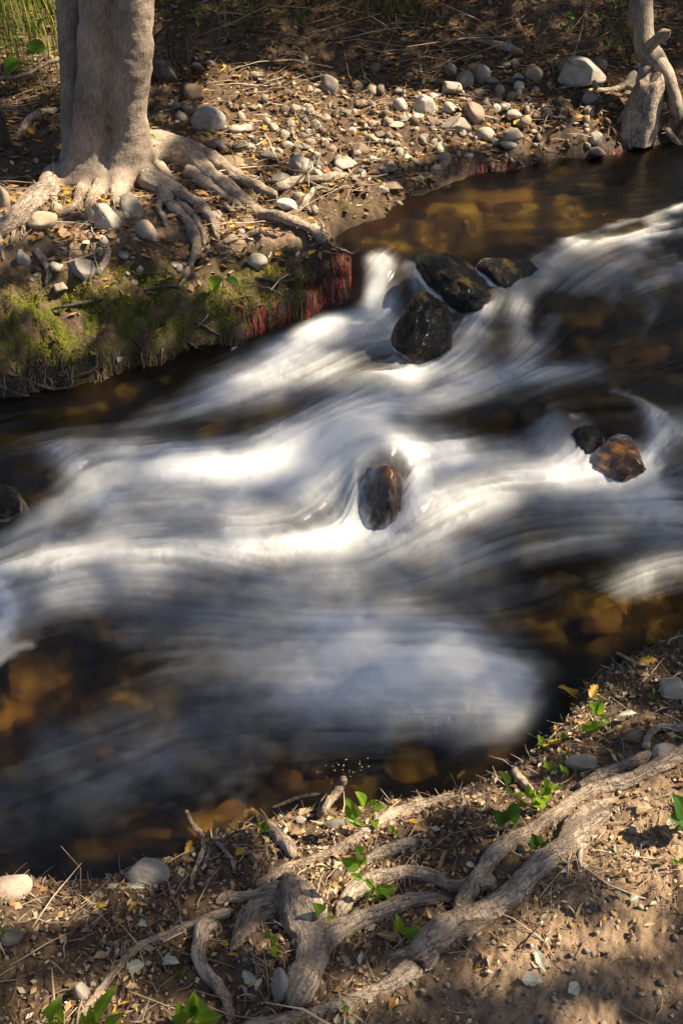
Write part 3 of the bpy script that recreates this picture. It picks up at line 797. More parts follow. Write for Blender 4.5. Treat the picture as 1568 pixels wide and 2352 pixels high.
# ------------------------------------------------------------------ where the sun comes through the leaves
# openings in the crowns, measured where their light falls: x, y, rx, ry, amount
LIT = [
    # far bank
    (548, 242, 38, 30, 1.0), (650, 215, 60, 16, .9), (720, 212, 50, 14, .8), (700, 255, 90, 18, .75), (800, 285, 100, 18, .8), (900, 292, 90, 15, .8), (930, 245, 55, 22, .75), (990, 235, 42, 18, .9), (1030, 262, 70, 11, .7),
    (640, 190, 40, 12, .5), (830, 300, 120, 30, .3), (1080, 300, 60, 12, .55), (1120, 302, 20, 14, .7), (1190, 322, 70, 9, .7), (1270, 325, 60, 10, .75), (1330, 322, 40, 9, .6), (1160, 265, 40, 8, .5),
    (1110, 285, 30, 10, .6), (960, 350, 40, 10, .4), (790, 375, 45, 18, .8), (700, 350, 60, 14, .4), (850, 370, 90, 16, .4), (690, 462, 50, 20, .75), (735, 440, 20, 14, .7), (820, 445, 55, 22, .7), (860, 480, 45, 14, .6), (590, 350, 60, 14, .35),
    (1290, 200, 30, 7, .5), (1320, 260, 40, 12, .4), (1225, 255, 30, 10, .5), (1455, 265, 10, 28, .7), (1360, 212, 30, 7, .5), (1365, 190, 8, 10, .6), (1372, 310, 20, 12, .6), (1430, 325, 50, 7, .5), (1490, 330, 60, 7, .5), (1390, 345, 40, 8, .5),
    (600, 165, 40, 12, .35), (480, 150, 60, 14, .3), (1130, 130, 16, 6, .5), (830, 65, 12, 12, .4), (700, 120, 60, 12, .3), (540, 120, 50, 12, .3),
    (50, 50, 100, 60, 1.0), (160, 160, 40, 20, .7), (60, 130, 60, 20, .35), (60, 230, 40, 18, .35),
    # tree foot and roots
    (210, 405, 34, 16, .85), (262, 335, 38, 20, .8), (292, 372, 18, 34, 1.0), (345, 345, 40, 12, .6), (190, 440, 50, 22, .8), (105, 445, 26, 26, .7), (55, 490, 50, 28, .75), (15, 440, 20, 20, .5), (370, 408, 24, 10, .7), (305, 462, 26, 24, .65), (250, 490, 26, 26, .4), (65, 520, 50, 24, .4),
    (165, 445, 10, 20, .6), (550, 385, 30, 12, .8), (505, 400, 30, 16, .75), (600, 438, 40, 10, .7), (650, 420, 40, 9, .6), (440, 452, 40, 9, .6), (490, 500, 14, 30, .6), (590, 540, 70, 14, .75), (660, 540, 60, 20, .6), (560, 495, 70, 14, .5), (480, 540, 40, 20, .4), (700, 520, 40, 12, .5),
    (190, 530, 70, 24, .35), (20, 580, 40, 40, .45), (110, 600, 60, 24, .4), (230, 560, 40, 20, .4), (330, 540, 30, 20, .3),
    # moss bank
    (140, 780, 56, 34, .95), (60, 690, 70, 18, .85), (110, 660, 46, 16, .75), (250, 650, 46, 16, .7), (150, 730, 40, 10, .6), (590, 700, 34, 22, .75), (610, 628, 22, 14, .6), (515, 650, 34, 26, .9), (590, 585, 26, 26, .65), (540, 560, 40, 10, .5), (700, 640, 16, 14, .3), (250, 880, 30, 14, .6), (215, 890, 40, 10, .5), (860, 600, 16, 40, .9), (835, 620, 16, 34, .6), (845, 560, 30, 12, .6),
    # upper pool
    (1150, 452, 70, 12, .85), (1120, 470, 60, 14, .7), (1300, 438, 62, 10, .85), (1040, 505, 60, 12, .5), (1390, 480, 40, 14, .5), (920, 530, 60, 12, .7), (1120, 430, 50, 8, .6), (1470, 512, 60, 12, .8), (1440, 545, 40, 10, .7), (1345, 560, 50, 12, .6), (1310, 600, 60, 26, .45), (1540, 470, 50, 14, .7), (1500, 395, 40, 6, .4), (1250, 395, 40, 6, .4), (930, 590, 40, 14, .6),
    # boulders and falls
    (985, 730, 30, 34, .75), (1040, 590, 60, 10, .5), (1080, 640, 40, 20, .35), (1120, 640, 20, 30, .5), (1180, 712, 30, 16, .7), (1100, 700, 20, 16, .6), (1200, 785, 24, 18, .6), (1155, 790, 16, 26, .55), (1070, 835, 20, 14, .7), (720, 770, 50, 18, .75), (870, 680, 26, 34, .7), (690, 830, 70, 12, .6), (640, 875, 70, 12, .6), (800, 855, 70, 14, .75), (860, 880, 50, 14, .8), (940, 860, 26, 14, .6), (1240, 890, 60, 14, .4), (1130, 900, 50, 14, .35),
    # middle water
    (540, 1092, 70, 16, .85), (430, 1080, 90, 10, .4), (640, 1030, 60, 30, .35), (700, 1010, 90, 30, .25), (905, 1100, 22, 30, .8), (940, 1050, 30, 20, .5), (1100, 1145, 70, 16, .9), (1300, 1108, 90, 12, .85), (1290, 1055, 34, 22, .7), (1010, 1205, 60, 22, .7), (1080, 1180, 50, 12, .5), (725, 1248, 80, 20, .85), (700, 1285, 80, 20, .2), (1430, 1080, 24, 12, .6), (1470, 930, 50, 14, .5), (1400, 900, 30, 12, .4),
    (560, 1195, 60, 12, .6), (430, 1285, 120, 14, .75), (250, 1270, 100, 12, .5), (70, 1290, 60, 16, .9), (620, 1280, 50, 14, .55), (330, 1095, 70, 12, .3), (1500, 1290, 60, 30, .5), (1560, 1330, 20, 30, .5), (1300, 1240, 60, 10, .3), (850, 960, 90, 20, .2), (230, 1160, 30, 20, .3),
    (990, 1515, 90, 40, .33), (1100, 1570, 60, 40, .3), (950, 1655, 60, 16, .5), (830, 1480, 100, 30, .2), (920, 1545, 40, 12, .45), (600, 1400, 100, 30, .15),
    (1390, 1390, 80, 50, .8), (1500, 1420, 80, 36, .6), (1290, 1330, 60, 26, .4), (950, 1730, 40, 20, .45), (640, 1780, 50, 30, .6), (540, 1840, 50, 26, .6), (560, 1770, 30, 40, .4), (90, 1530, 90, 50, .65), (30, 1620, 50, 40, .4), (350, 1910, 70, 30, .65), (790, 1790, 30, 20, .6), (1160, 1400, 60, 30, .3),
    # near bank
    (1480, 1905, 120, 50, 1.0), (1390, 1965, 70, 40, .9), (1545, 1985, 60, 50, .7), (1500, 2050, 90, 26, .6), (1350, 1825, 100, 22, .9), (1240, 1852, 60, 22, .8), (1205, 1750, 40, 30, .8), (1330, 1600, 44, 20, .9), (1370, 1640, 34, 34, .9), (1450, 1645, 40, 16, .6), (1515, 1556, 30, 12, .6), (1550, 1790, 50, 30, .8), (1480, 1735, 50, 14, .6), (1310, 1712, 44, 10, .8), (1420, 1860, 60, 20, .5),
    (1165, 1930, 40, 20, .9), (1285, 1880, 50, 16, .7), (1300, 1950, 50, 20, .8), (1080, 2040, 26, 12, .5), (1200, 2040, 50, 12, .5), (1060, 2118, 50, 18, .85), (985, 1848, 60, 14, 1.0), (900, 1882, 44, 12, .9), (845, 1910, 40, 10, .7), (845, 1850, 34, 34, 1.0), (1000, 1885, 60, 12, .35), (752, 1830, 24, 34, .9), (575, 1878, 46, 16, 1.0), (650, 1928, 40, 34, 1.0), (560, 1940, 50, 16, .5), (430, 1870, 12, 12, .9), (470, 1930, 20, 24, .5), (725, 1975, 60, 11, .9), (630, 2010, 40, 9, .7),
    (980, 2012, 30, 9, .9), (815, 1965, 26, 26, .7), (850, 2035, 26, 26, .5), (790, 2144, 26, 16, .7), (745, 2098, 22, 22, .9), (665, 2035, 24, 12, .7), (695, 2095, 26, 14, .5), (900, 2090, 24, 8, .5), (720, 2180, 20, 30, .3),
    (35, 2025, 50, 24, .9), (40, 2090, 70, 26, .8), (140, 2105, 40, 16, .6), (50, 2165, 60, 16, .55), (60, 2250, 70, 26, .55), (130, 2205, 40, 14, .4), (345, 1990, 30, 10, .5), (300, 2240, 40, 14, .5), (440, 2330, 50, 22, .9), (240, 2310, 40, 34, .9), (125, 2330, 24, 20, .9), (312, 2040, 24, 8, .7), (240, 2082, 30, 9, .5),
    (905, 2255, 56, 16, 1.0), (810, 2306, 56, 12, .9), (690, 2345, 60, 8, .8), (1105, 2195, 40, 14, .8), (1150, 2165, 40, 10, .6), (1200, 2215, 60, 14, .45), (1320, 2150, 100, 26, .6), (1460, 2180, 110, 34, .62), (1280, 2250, 110, 20, .5), (1350, 2285, 26, 14, .5), (1530, 2115, 50, 20, .5), (1240, 2100, 40, 12, .4), (1000, 2330, 40, 8, .3)]

LIT += [(1170, 458, 150, 20, .85), (1320, 440, 90, 10, .7), (1000, 505, 90, 14, .7), (1400, 1400, 60, 24, .5), (545, 240, 50, 34, 1), (660, 222, 90, 22, .9), (880, 290, 130, 18, .8), (1000, 250, 60, 16, .8), (740, 262, 80, 16, .7), (1240, 325, 160, 9, .8), (800, 378, 50, 16, .8), (700, 465, 50, 16, .8)]
LIT += [(x - 46, y + 12, 46, 26, .85) for x, y in ((845, 1850), (815, 1965), (850, 2040), (750, 2095), (640, 2160), (1180, 1800), (1240, 1830), (1370, 1640), (245, 2310), (445, 2320), (130, 2330), (1245, 1705), (1550, 1870))] + [(x - 24, y + 6, 24, 14, .9) for x, y in ((500, 660), (540, 648), (335, 310), (350, 335))]
# openings that let light onto the upright trunks: picture place, distance, size, amount
for x, y, Y, rx, ry, a in [(335, 95, 3.62, 26, 46, .9), (225, 50, 3.55, 20, 50, .7), (345, 30, 3.62, 18, 30, .5), (318, 225, 3.6, 26, 40, .75), (268, 325, 3.5, 44, 30, .95), (215, 170, 3.55, 20, 26, .3), (1530, 82, 4.35, 16, 12, 1), (1535, 180, 4.2, 20, 40, .6), (1452, 262, 4.1, 26, 36, .9), (1485, 250, 4.1, 12, 34, .5), (1478, 60, 4.4, 20, 20, .4)]:
    p_ = at_y(x, y, Y); t_ = p_[2] / SUN[2]
    for _ in range(5):
        q_ = p_ - SUN * t_
        t_ = (p_[2] - float(T(q_[0], q_[1]))) / SUN[2]
    q_ = p_ - SUN * t_
    a_, b_, _d = project(q_)
    if np.isfinite(a_): LIT.append((float(a_), float(b_), rx, ry * .6, a))

def light_target(px, py, gx_, gy_):
    keep = np.ones(len(px))
    for x, y, rx, ry, a in LIT:
        mg = 1.3 if y < 430 else 1.12
        d = ((px - x) / (rx * mg + 5)) ** 2 + ((py - y) / (ry * mg + (6 if y < 430 else 4))) ** 2
        k = d < 9
        keep[k] *= 1 - np.minimum(.97, a * np.exp(-d[k] * .6))
    L = 1 - keep
    dap = fbm(gx_ * 7, gy_ * 9, o=3, seed=91)
    base = np.where(py < 150, .03, np.where(py < 420, .09, np.where(py > 1700, .09, .10)))
    base = np.where((px > 1150) & (py < 220), .03, base)
    wat = SD(gx_, gy_) > 0
    return L + base + (dap - .5) * np.where(wat, .3, .62) * np.where((px > 1150) & (py < 200), .4, 1)

def leaf_cloud(n, size, seed, rng=None):
    """n small folded leaves -> V (n,6,3) around the origin, F"""
    r = np.random.default_rng(seed)
    base = np.array([[0, 0, 0], [.5, .38, .06], [1, 0, 0], [.5, -.38, .06], [.5, 0, -.04]], float)
    base[:, 0] -= .5
    q = r.normal(size=(n, 4)); q /= np.linalg.norm(q, axis=1)[:, None]
    V = rotq(q, base) * (size * r.uniform(.6, 1.3, n))[:, None, None]
    F = np.array([[0, 4, 1, 1], [1, 4, 2, 2], [2, 4, 3, 3], [3, 4, 0, 0]])[:, :3]
    return V, F

def rotq(q, base):
    w, x, y, z = q.T
    R = np.stack([np.stack([1 - 2 * (y * y + z * z), 2 * (x * y - z * w), 2 * (x * z + y * w)], -1),
                  np.stack([2 * (x * y + z * w), 1 - 2 * (x * x + z * z), 2 * (y * z - x * w)], -1),
                  np.stack([2 * (x * z - y * w), 2 * (y * z + x * w), 1 - 2 * (x * x + y * y)], -1)], 1)
    return np.einsum('nij,kj->nki', R, base)

def batch(V, F):
    n, k, _ = V.shape
    return V.reshape(-1, 3), (F[None] + (np.arange(n) * k)[:, None, None]).reshape(-1, F.shape[1])

def crown_points(n, seed):
    """unseen crown leaves closing over the stream, gaps placed to let sun patches through"""
    r = np.random.default_rng(seed)
    # spread over where their shade falls, then up along the sun to the height of the boughs
    gx_ = r.uniform(-2.7, 3.0, n); gy_ = r.uniform(.1, 6.2, n)
    h = np.where(r.random(n) < .75, r.uniform(3.4, 5.2, n), r.uniform(.9, 3.4, n))
    h = np.where((SD(gx_, gy_) > .03) & (gy_ < 3.25), r.uniform(7.5, 10.5, n), h)   # raised unseen leaves over the stream, so sun patches there fall softer
    z = np.maximum(T(gx_, gy_), np.where(SD(gx_, gy_) > 0, WZ(gx_, gy_), -9))
    t = (h - z) / SUN[2]
    P = np.stack([gx_, gy_, z], -1) + SUN * t[:, None]
    px, py, _ = project(np.stack([gx_, gy_, z], -1))
    L = light_target(px, py, gx_, gy_)
    out = (px < -120) | (px > PW + 120) | (py < -60) | (py > PH + 100)
    L = np.where(out, (fbm(gx_ * 3, gy_ * 3, o=3, seed=93) - .5) * 2 + .28, L)
    rapid = (SD(gx_, gy_) > .02) * np.exp(-((px - 620) / 700) ** 2 - ((py - 1230) / 420) ** 2)  # leaves thinned here for softer light on the white water
    keep = (r.random(n) > np.maximum(sstep(.46, .64, L), .48 * np.clip(rapid * 1.4, 0, 1))) & ((h >= 3.4) | (P[:, 1] > 5.5))
    return P[keep], gx_[keep]

def back_points(n, seed):
    """boughs of the wood behind the far bank"""
    r = np.random.default_rng(seed)
    P = np.stack([r.uniform(-4.5, 5, n), r.uniform(5.6, 8.2, n), r.uniform(1.2, 5.5, n)], -1)
    t = P[:, 2] / SUN[2]
    for _ in range(4):
        q = P - SUN * t[:, None]
        z = np.maximum(T(q[:, 0], q[:, 1]), np.where(SD(q[:, 0], q[:, 1]) > 0, WZ(q[:, 0], q[:, 1]), -9))
        t = (P[:, 2] - z) / SUN[2]
    q = P - SUN * t[:, None]
    px, py, _ = project(q)
    L = np.where((px < -120) | (px > PW + 120) | (py < -60), 0, light_target(px, py, q[:, 0], q[:, 1]))
    k = (r.random(n) > sstep(.46, .64, L)) & (P[:, 2] > T(P[:, 0], P[:, 1]) + .2)
    return P[k], P[k][:, 0] - .4
CROWN_P, CROWN_G = [np.concatenate(q) for q in zip(crown_points(118000, 17), back_points(22000, 18))]

# ------------------------------------------------------------------ trees
def lobed_trunk(name, zs, lobes, sides=120, seed=0, flare=None):
    """trunk of several fused stems: lobes(z) -> list of (cx,cy,r)"""
    th = np.linspace(-np.pi, np.pi, sides, endpoint=False)
    V = np.zeros((len(zs), sides, 3)); co = np.zeros_like(V)
    for i, z in enumerate(zs):
        L = lobes(z)
        c0 = np.mean([[l[0], l[1]] for l in L], 0)
        acc = 0
        for cx, cy, r in L:
            ox, oy = cx - c0[0], cy - c0[1]
            bq = np.cos(th) * ox + np.sin(th) * oy
            disc = bq * bq - (ox * ox + oy * oy - r * r)
            rr = np.where(disc > 0, bq + np.sqrt(np.maximum(disc, 0)), 0.0)
            acc = acc + np.maximum(rr, .001) ** 14
        rad = acc ** (1 / 14)
        if flare: rad = rad + flare(z, th)
        kx, ky = np.cos(th) * 1.5, np.sin(th) * 1.5
        rad = rad * (1 + .07 * (fbm(kx, ky, th * 0 + z * 3.5, o=3, seed=seed) - .5) + .03 * (fbm(kx * 4, ky * 4, th * 0 + z * 14, o=3, seed=seed + 3) - .5))
        V[i, :, 0] = c0[0] + rad * np.cos(th); V[i, :, 1] = c0[1] + rad * np.sin(th); V[i, :, 2] = z
        co[i] = np.stack([np.cos(th) * .16, np.sin(th) * .16, th * 0 + z], -1)
    F = grid_faces(len(zs), sides, True)
    nv = len(zs) * sides
    Vf = np.vstack([V.reshape(-1, 3), V[0].mean(0)[None], V[-1].mean(0)[None]]); cf = np.vstack([co.reshape(-1, 3), [[0, 0, zs[0]], [0, 0, zs[-1]]]])
    j = np.arange(sides); j2 = (j + 1) % sides
    F3 = np.vstack([F[:, [0, 1, 2]], F[:, [0, 2, 3]], np.stack([j2, j, 0 * j + nv], -1), np.stack([nv - sides + j, nv - sides + j2, 0 * j + nv + 1], -1)])
    return np_mesh(name, Vf, F3, True, {'grain': ('FLOAT_VECTOR', cf)})

def add_crown(tree, sel, name='crown', seed=0):
    P = CROWN_P[sel]
    V, F = leaf_cloud(len(P), .068, 100 + seed)
    V = V + P[:, None]
    r = np.random.default_rng(seed + 5)
    c = np.array([.035, .075, .014]) * r.uniform(.7, 1.4, (len(P), 1)); c = np.repeat(np.c_[c, np.ones(len(P))][:, None], 5, 1)
    v, f = batch(V, F)
    me = np_mesh(name, v, f, False, {'tint': ('FLOAT_COLOR', c.reshape(-1, 4))})
    o = link(name, me, M['canopy'], tree)
    o.matrix_parent_inverse = tree.matrix_world.inverted()
    return o

def child(name, me, m, parent):
    o = link(name, me, m, parent)
    o.location = -Vector(parent.location)
    return o

# the big tree on the left of the far bank
TB = ground(250, 425)
TY = TB[1] + .10
ztop = 4.6
def stem_x(px, py): return at_y(px, py, TY)
def big_lobes(z):
    # picture height of this z at the trunk's distance
    dep = TY * CP - (z - CAMZ) * SP
    py = PH / 2 - FPX * (TY * SP + (z - CAMZ) * CP) / dep
    k = dep / FPX
    pyc = max(py, -60)
    x = lambda px: (px + (200 - pyc) * .045 - PW / 2) * k
    top = (min(py, 0)) * .02
    fl = np.clip((pyc - 270) / 150, 0, 1) ** 1.8
    A = (x(302 + 6 * np.clip((pyc - 200) / 150, 0, 1) - top - 4 * fl), TY - .05, k * (53 - 12 * np.clip(pyc / 250, 0, 1) + 18 * fl))
    B = (x(220 - 8 * fl - top), TY - .06, k * (38 + 2 * np.clip(pyc / 300, 0, 1) + 28 * fl))
    Cc = (x(262 - top), TY + .10 - .04 * np.clip(pyc / 250, 0, 1), k * (46 + 14 * np.clip(pyc / 250, 0, 1) + 16 * fl))
    return [A, B, Cc]
def flare_fn(z, th):
    u = np.clip((TB[2] + .26 - z) / .32, 0, 1) ** 2
    lob = .5 + .5 * np.cos(th * 5 + .6) * .8 + .25 * np.cos(th * 3 - 1)
    return .085 * u * np.clip(lob, 0, 1.3)
tree = thing('beech_tree', 'large smooth grey tree with fused stems and exposed roots on far bank', 'tree', (TB[0], TY, TB[2]))
zs = np.r_[np.linspace(TB[2] - .12, 1.0, 130), np.linspace(1.05, ztop, 50)]
stem_pts = [at_y(a, b, TY + c) for a, b, c in [(176, 405, .02), (174, 330, .08), (174, 230, .12), (170, 120, .14), (164, 0, .15), (158, -120, .16)]]
stem_pts.append(stem_pts[-1] + np.array([-.1, .1, 1.5]))
child('side_stem', tube_mesh('side_stem', stem_pts, [pxsize(stem_pts[0], w) / 2 for w in (76, 58, 52, 52, 56, 56, 50)], 26, .06, 21, step=.02), M['bark'], tree)
TREE_ROOTS = [
    ([(330, 355, 66), (385, 352, 60), (440, 372, 52), (485, 400, 44), (535, 440, 40), (590, 485, 34), (650, 502, 28), (700, 525, 24), (748, 560, 20)], .45),
    ([(370, 335, 60), (425, 345, 50), (480, 365, 38), (525, 398, 34), (580, 428, 28), (640, 452, 22)], .6),
    ([(430, 392, 36), (470, 420, 30), (520, 455, 24), (560, 478, 16)], .3),
    ([(330, 405, 60), (375, 430, 44), (430, 452, 28), (468, 470, 28), (488, 510, 25), (505, 556, 15)], .7),
    ([(375, 430, 40), (392, 470, 26), (428, 506, 24), (450, 550, 26), (437, 620, 14)], .5),
    ([(400, 470, 22), (418, 490, 18), (432, 520, 14), (445, 556, 10)], .8),
    ([(405, 462, 18), (440, 490, 16), (462, 530, 15), (470, 565, 8)], .8),
    ([(372, 445, 20), (366, 480, 15), (382, 520, 10)], .6),
    ([(215, 395, 40), (200, 420, 30), (186, 450, 26), (165, 482, 18), (120, 500, 14)], .5),
    ([(245, 405, 46), (228, 432, 32), (208, 462, 24), (196, 486, 14)], .5),
    ([(280, 410, 60), (270, 440, 40), (262, 470, 20)], .3),
    ([(122, 404, 34), (112, 430, 44), (62, 470, 46), (15, 512, 42), (-50, 556, 40)], .55),
    ([(118, 430, 26), (122, 455, 24), (128, 480, 14)], .6),
    ([(64, 490, 14), (58, 520, 12), (50, 555, 6)], .5), ([(42, 505, 12), (32, 535, 10), (26, 565, 5)], .5), ([(-5, 520, 18), (2, 560, 14), (10, 600, 8)], .5),
    ([(82, 572, 15), (104, 600, 17), (113, 628, 17), (106, 658, 9)], .7), ([(165, 560, 8), (163, 600, 8), (166, 638, 4)], .6), ([(252, 572, 15), (240, 600, 17), (222, 634, 14)], .5),
    ([(302, 546, 9), (322, 556, 8), (340, 568, 4)], .5), ([(512, 558, 10), (560, 545, 12), (592, 536, 14), (640, 544, 10)], .5), ([(515, 470, 12), (540, 490, 10), (580, 500, 6)], .4),
    ([(440, 600, 16), (430, 630, 12), (412, 660, 6)], .5), ([(345, 380, 40), (375, 400, 30), (385, 430, 20)], .6)]
# buttresses run from the trunk into the first stretch of the thick roots
COLLARS = [([(300, 300, 60, .0), (335, 345, 66, .02), (385, 356, 60), (440, 374, 48), (485, 400, 36)], .45), ([(330, 320, 54, .03), (375, 336, 56), (425, 346, 44), (480, 366, 30)], .6),
           ([(285, 330, 80, .06), (315, 392, 76), (375, 430, 46), (410, 445, 28)], .6), ([(215, 330, 60, .05), (218, 385, 56), (202, 420, 36), (186, 450, 24)], .5),
           ([(240, 330, 70, .05), (246, 395, 60), (230, 432, 38), (210, 462, 24)], .5), ([(270, 320, 80, .06), (282, 405, 74), (270, 440, 50), (262, 470, 24)], .35),
           ([(175, 320, 60, .05), (160, 375, 60), (148, 405, 44), (140, 430, 20)], .4), ([(150, 390, 44), (122, 405, 40), (112, 430, 40), (80, 455, 30)], .5), ([(330, 360, 40), (352, 384, 34), (378, 404, 34), (388, 432, 22)], .6)]
pieces = [lobed_trunk('trunk', zs, big_lobes, 130, 3, flare_fn)]
for k, (rows, lf) in enumerate(COLLARS):
    P, R = px_path(rows, lf)
    dx = P[:, 1].min()
    pieces.append(tube_mesh('trunk', P, R, 16, .12, 40 + k))
child('trunk', fuse('trunk', pieces, .0085, 9, ((.16, .012), (.05, .006), (.02, .003)), .0009, 7), M['bark'], tree)
for k, (rows, lf) in enumerate(TREE_ROOTS):
    P, R = px_path(rows, lf)
    big = rows[0][2] > 30
    me = tube_mesh('root', P, R, 22 if big else 12, .26, 50 + k, rough=.08)
    if big: me = fuse('root', [me], .0065, 3, ((.06, .007), (.018, .003)), .002, k)
    child('root', me, M['root'], tree)
CR_L = CROWN_G < .35
for k, sp in enumerate([(-.9, 1.2), (-.2, 2.0), (.3, 1.2), (-1.2, 2.4)]):
    p0 = np.array([big_lobes(3.4)[0][0], TY, 3.0 + .3 * k]); p2 = p0 + np.array([sp[0], sp[1] + 1.2, 1.1])
    child('branch', tube_mesh('branch', [p0, (p0 + p2) / 2 + np.array([0, 0, .3]), p2], [.06, .04, .012], 8, .1, k, step=.12), M['bark'], tree)
bpy.context.view_layer.update()
add_crown(tree, CR_L, seed=1)

# the tree on the right of the far bank
RB = ground(1490, 265)
rt = thing('bent_tree', 'leaning grey tree with a broken pale stub at the dark end of far bank', 'tree', RB)
ry = RB[1] + .05
tp = [at_y(*q) for q in [(1560, 275, ry - .12), (1548, 235, ry - .08), (1528, 195, ry - .02), (1502, 150, ry + .04), (1482, 112, ry + .07), (1474, 70, ry + .1), (1478, 0, ry + .14), (1486, -90, ry + .2)]]
tp.append(tp[-1] + np.array([.2, .3, 2.6]))
child('trunk', tube_mesh('trunk', tp, [pxsize(tp[0], w) / 2 for w in (24, 34, 40, 54, 52, 46, 40, 38, 26)], 20, .12, 61, step=.02), M['bark'], rt)
q = [at_y(*q) for q in [(1508, 140, ry + .0), (1532, 170, ry - .06), (1549, 215, ry - .1), (1556, 255, ry - .14)]]
child('root', tube_mesh('root', q, [pxsize(q[0], w) / 2 for w in (36, 32, 26, 18)], 14, .15, 62), M['bark'], rt)
q = [at_y(*q) for q in [(1490, 150, ry + .05), (1476, 200, ry), (1466, 235, ry - .02)]]
child('root', tube_mesh('root', q, [pxsize(q[0], w) / 2 for w in (50, 36, 26)], 14, .15, 63), M['bark'], rt)
q = [at_y(*q) for q in [(1484, 112, ry + .04), (1506, 92, ry), (1522, 82, ry - .03), (1539, 71, ry - .06)]]
child('broken_stub', tube_mesh('broken_stub', q, [pxsize(q[0], w) / 2 for w in (26, 24, 26, 6)], 12, .15, 64), M['deadwood'], rt)
for k, rows in enumerate([[(1456, 168, 20), (1445, 190, 24), (1420, 203, 16), (1390, 208, 11), (1335, 212, 9)], [(1462, 180, 18), (1455, 196, 18), (1440, 206, 14)], [(1368, 207, 12, .02), (1364, 198, 12, .05), (1361, 188, 10, .08)], [(1525, 300, 18), (1545, 320, 14), (1568, 345, 10)], [(1452, 300, 14), (1440, 322, 10), (1445, 345, 8)]]):
    P, R = px_path(rows, .8)
    child('root', tube_mesh('root', P, R, 10, .16, 66 + k), M['deadwood'], rt)
p0 = tp[-1]
for k, sp in enumerate([(-1.2, .6), (.6, 1.2), (-.3, 1.8)]):
    p2 = p0 + np.array([sp[0], sp[1] + .6, 1.0])
    child('branch', tube_mesh('branch', [p0 - np.array([0, 0, .1 + .2 * k]), (p0 + p2) / 2 + np.array([0, 0, .3]), p2], [.035, .025, .01], 8, .1, k, step=.12), M['bark'], rt)
bpy.context.view_layer.update()
add_crown(rt, ~CR_L, seed=2)

# dark trunk cut by the left edge of the view
LB = ground(0, 330)
lt = thing('dark_trunk', 'dark rough trunk cut by the left edge of the photo', 'tree', LB)
q = [at_y(-20, 350, LB[1]), at_y(-30, 290, LB[1]), at_y(-45, 200, LB[1] + .05), at_y(-75, 60, LB[1] + .1)]
q.append(q[-1] + np.array([-.2, .2, 1.6]))
child('trunk', tube_mesh('trunk', q, [pxsize(q[0], w) / 2 for w in (120, 80, 60, 50, 40)], 18, .14, 81, step=.02), M['darkbark'], lt)

# ------------------------------------------------------------------ stones
def ico(sub):
    bm = bmesh.new(); bmesh.ops.create_icosphere(bm, subdivisions=sub, radius=1)
    V = np.array([v.co[:] for v in bm.verts]); F = np.array([[v.index for v in f.verts] for f in bm.faces])
    bm.free(); return V, F
ICO = {k: ico(k) for k in (1, 2, 3, 4, 5)}

def stone_verts(sub, seed, cuts=7, rough=.06, round_=.0):
    V, F = ICO[sub]
    r = np.random.default_rng(seed)
    P = V.copy()
    for _ in range(cuts):
        n = r.normal(size=3); n /= np.linalg.norm(n)
        off = r.uniform(.46, .85) + round_
        d = P @ n - off
        P = P - n[None] * (np.maximum(d, 0) * .88)[:, None]
    P = P * (1 + rough * 2 * (fbm(V[:, 0] * 1.7 + seed, V[:, 1] * 1.7, V[:, 2] * 1.7, o=3, seed=seed) - .5) + rough * .6 * (fbm(V[:, 0] * 6 + seed, V[:, 1] * 6, V[:, 2] * 6, o=3, seed=seed + 1) - .5))[:, None]
    if rough > .1:
        q = V * 2.6 + seed
        rd = 1 - np.abs(2 * fbm(q[:, 0], q[:, 1], q[:, 2], o=3, seed=seed + 4) - 1)
        q = V * 9 + seed
        P = P * (1 + .16 * (rd - .7) + .05 * (fbm(q[:, 0], q[:, 1], q[:, 2], o=3, seed=seed + 5) - .5))[:, None]
    P -= (P.max(0) + P.min(0)) / 2
    P /= np.abs(P).max(0)[None]
    return P, F

STONE_MESH = {}
def stone_mesh(sub, variant, m, round_=.0, rough=.06):
    key = (sub, variant, m.name, round_, rough)
    if key not in STONE_MESH:
        V, F = stone_verts(sub, 300 + variant * 7, 9 if rough < .1 else 10, rough, round_)
        me = np_mesh('stone', V, F, True); me.materials.append(m)
        STONE_MESH[key] = me
    return STONE_MESH[key]

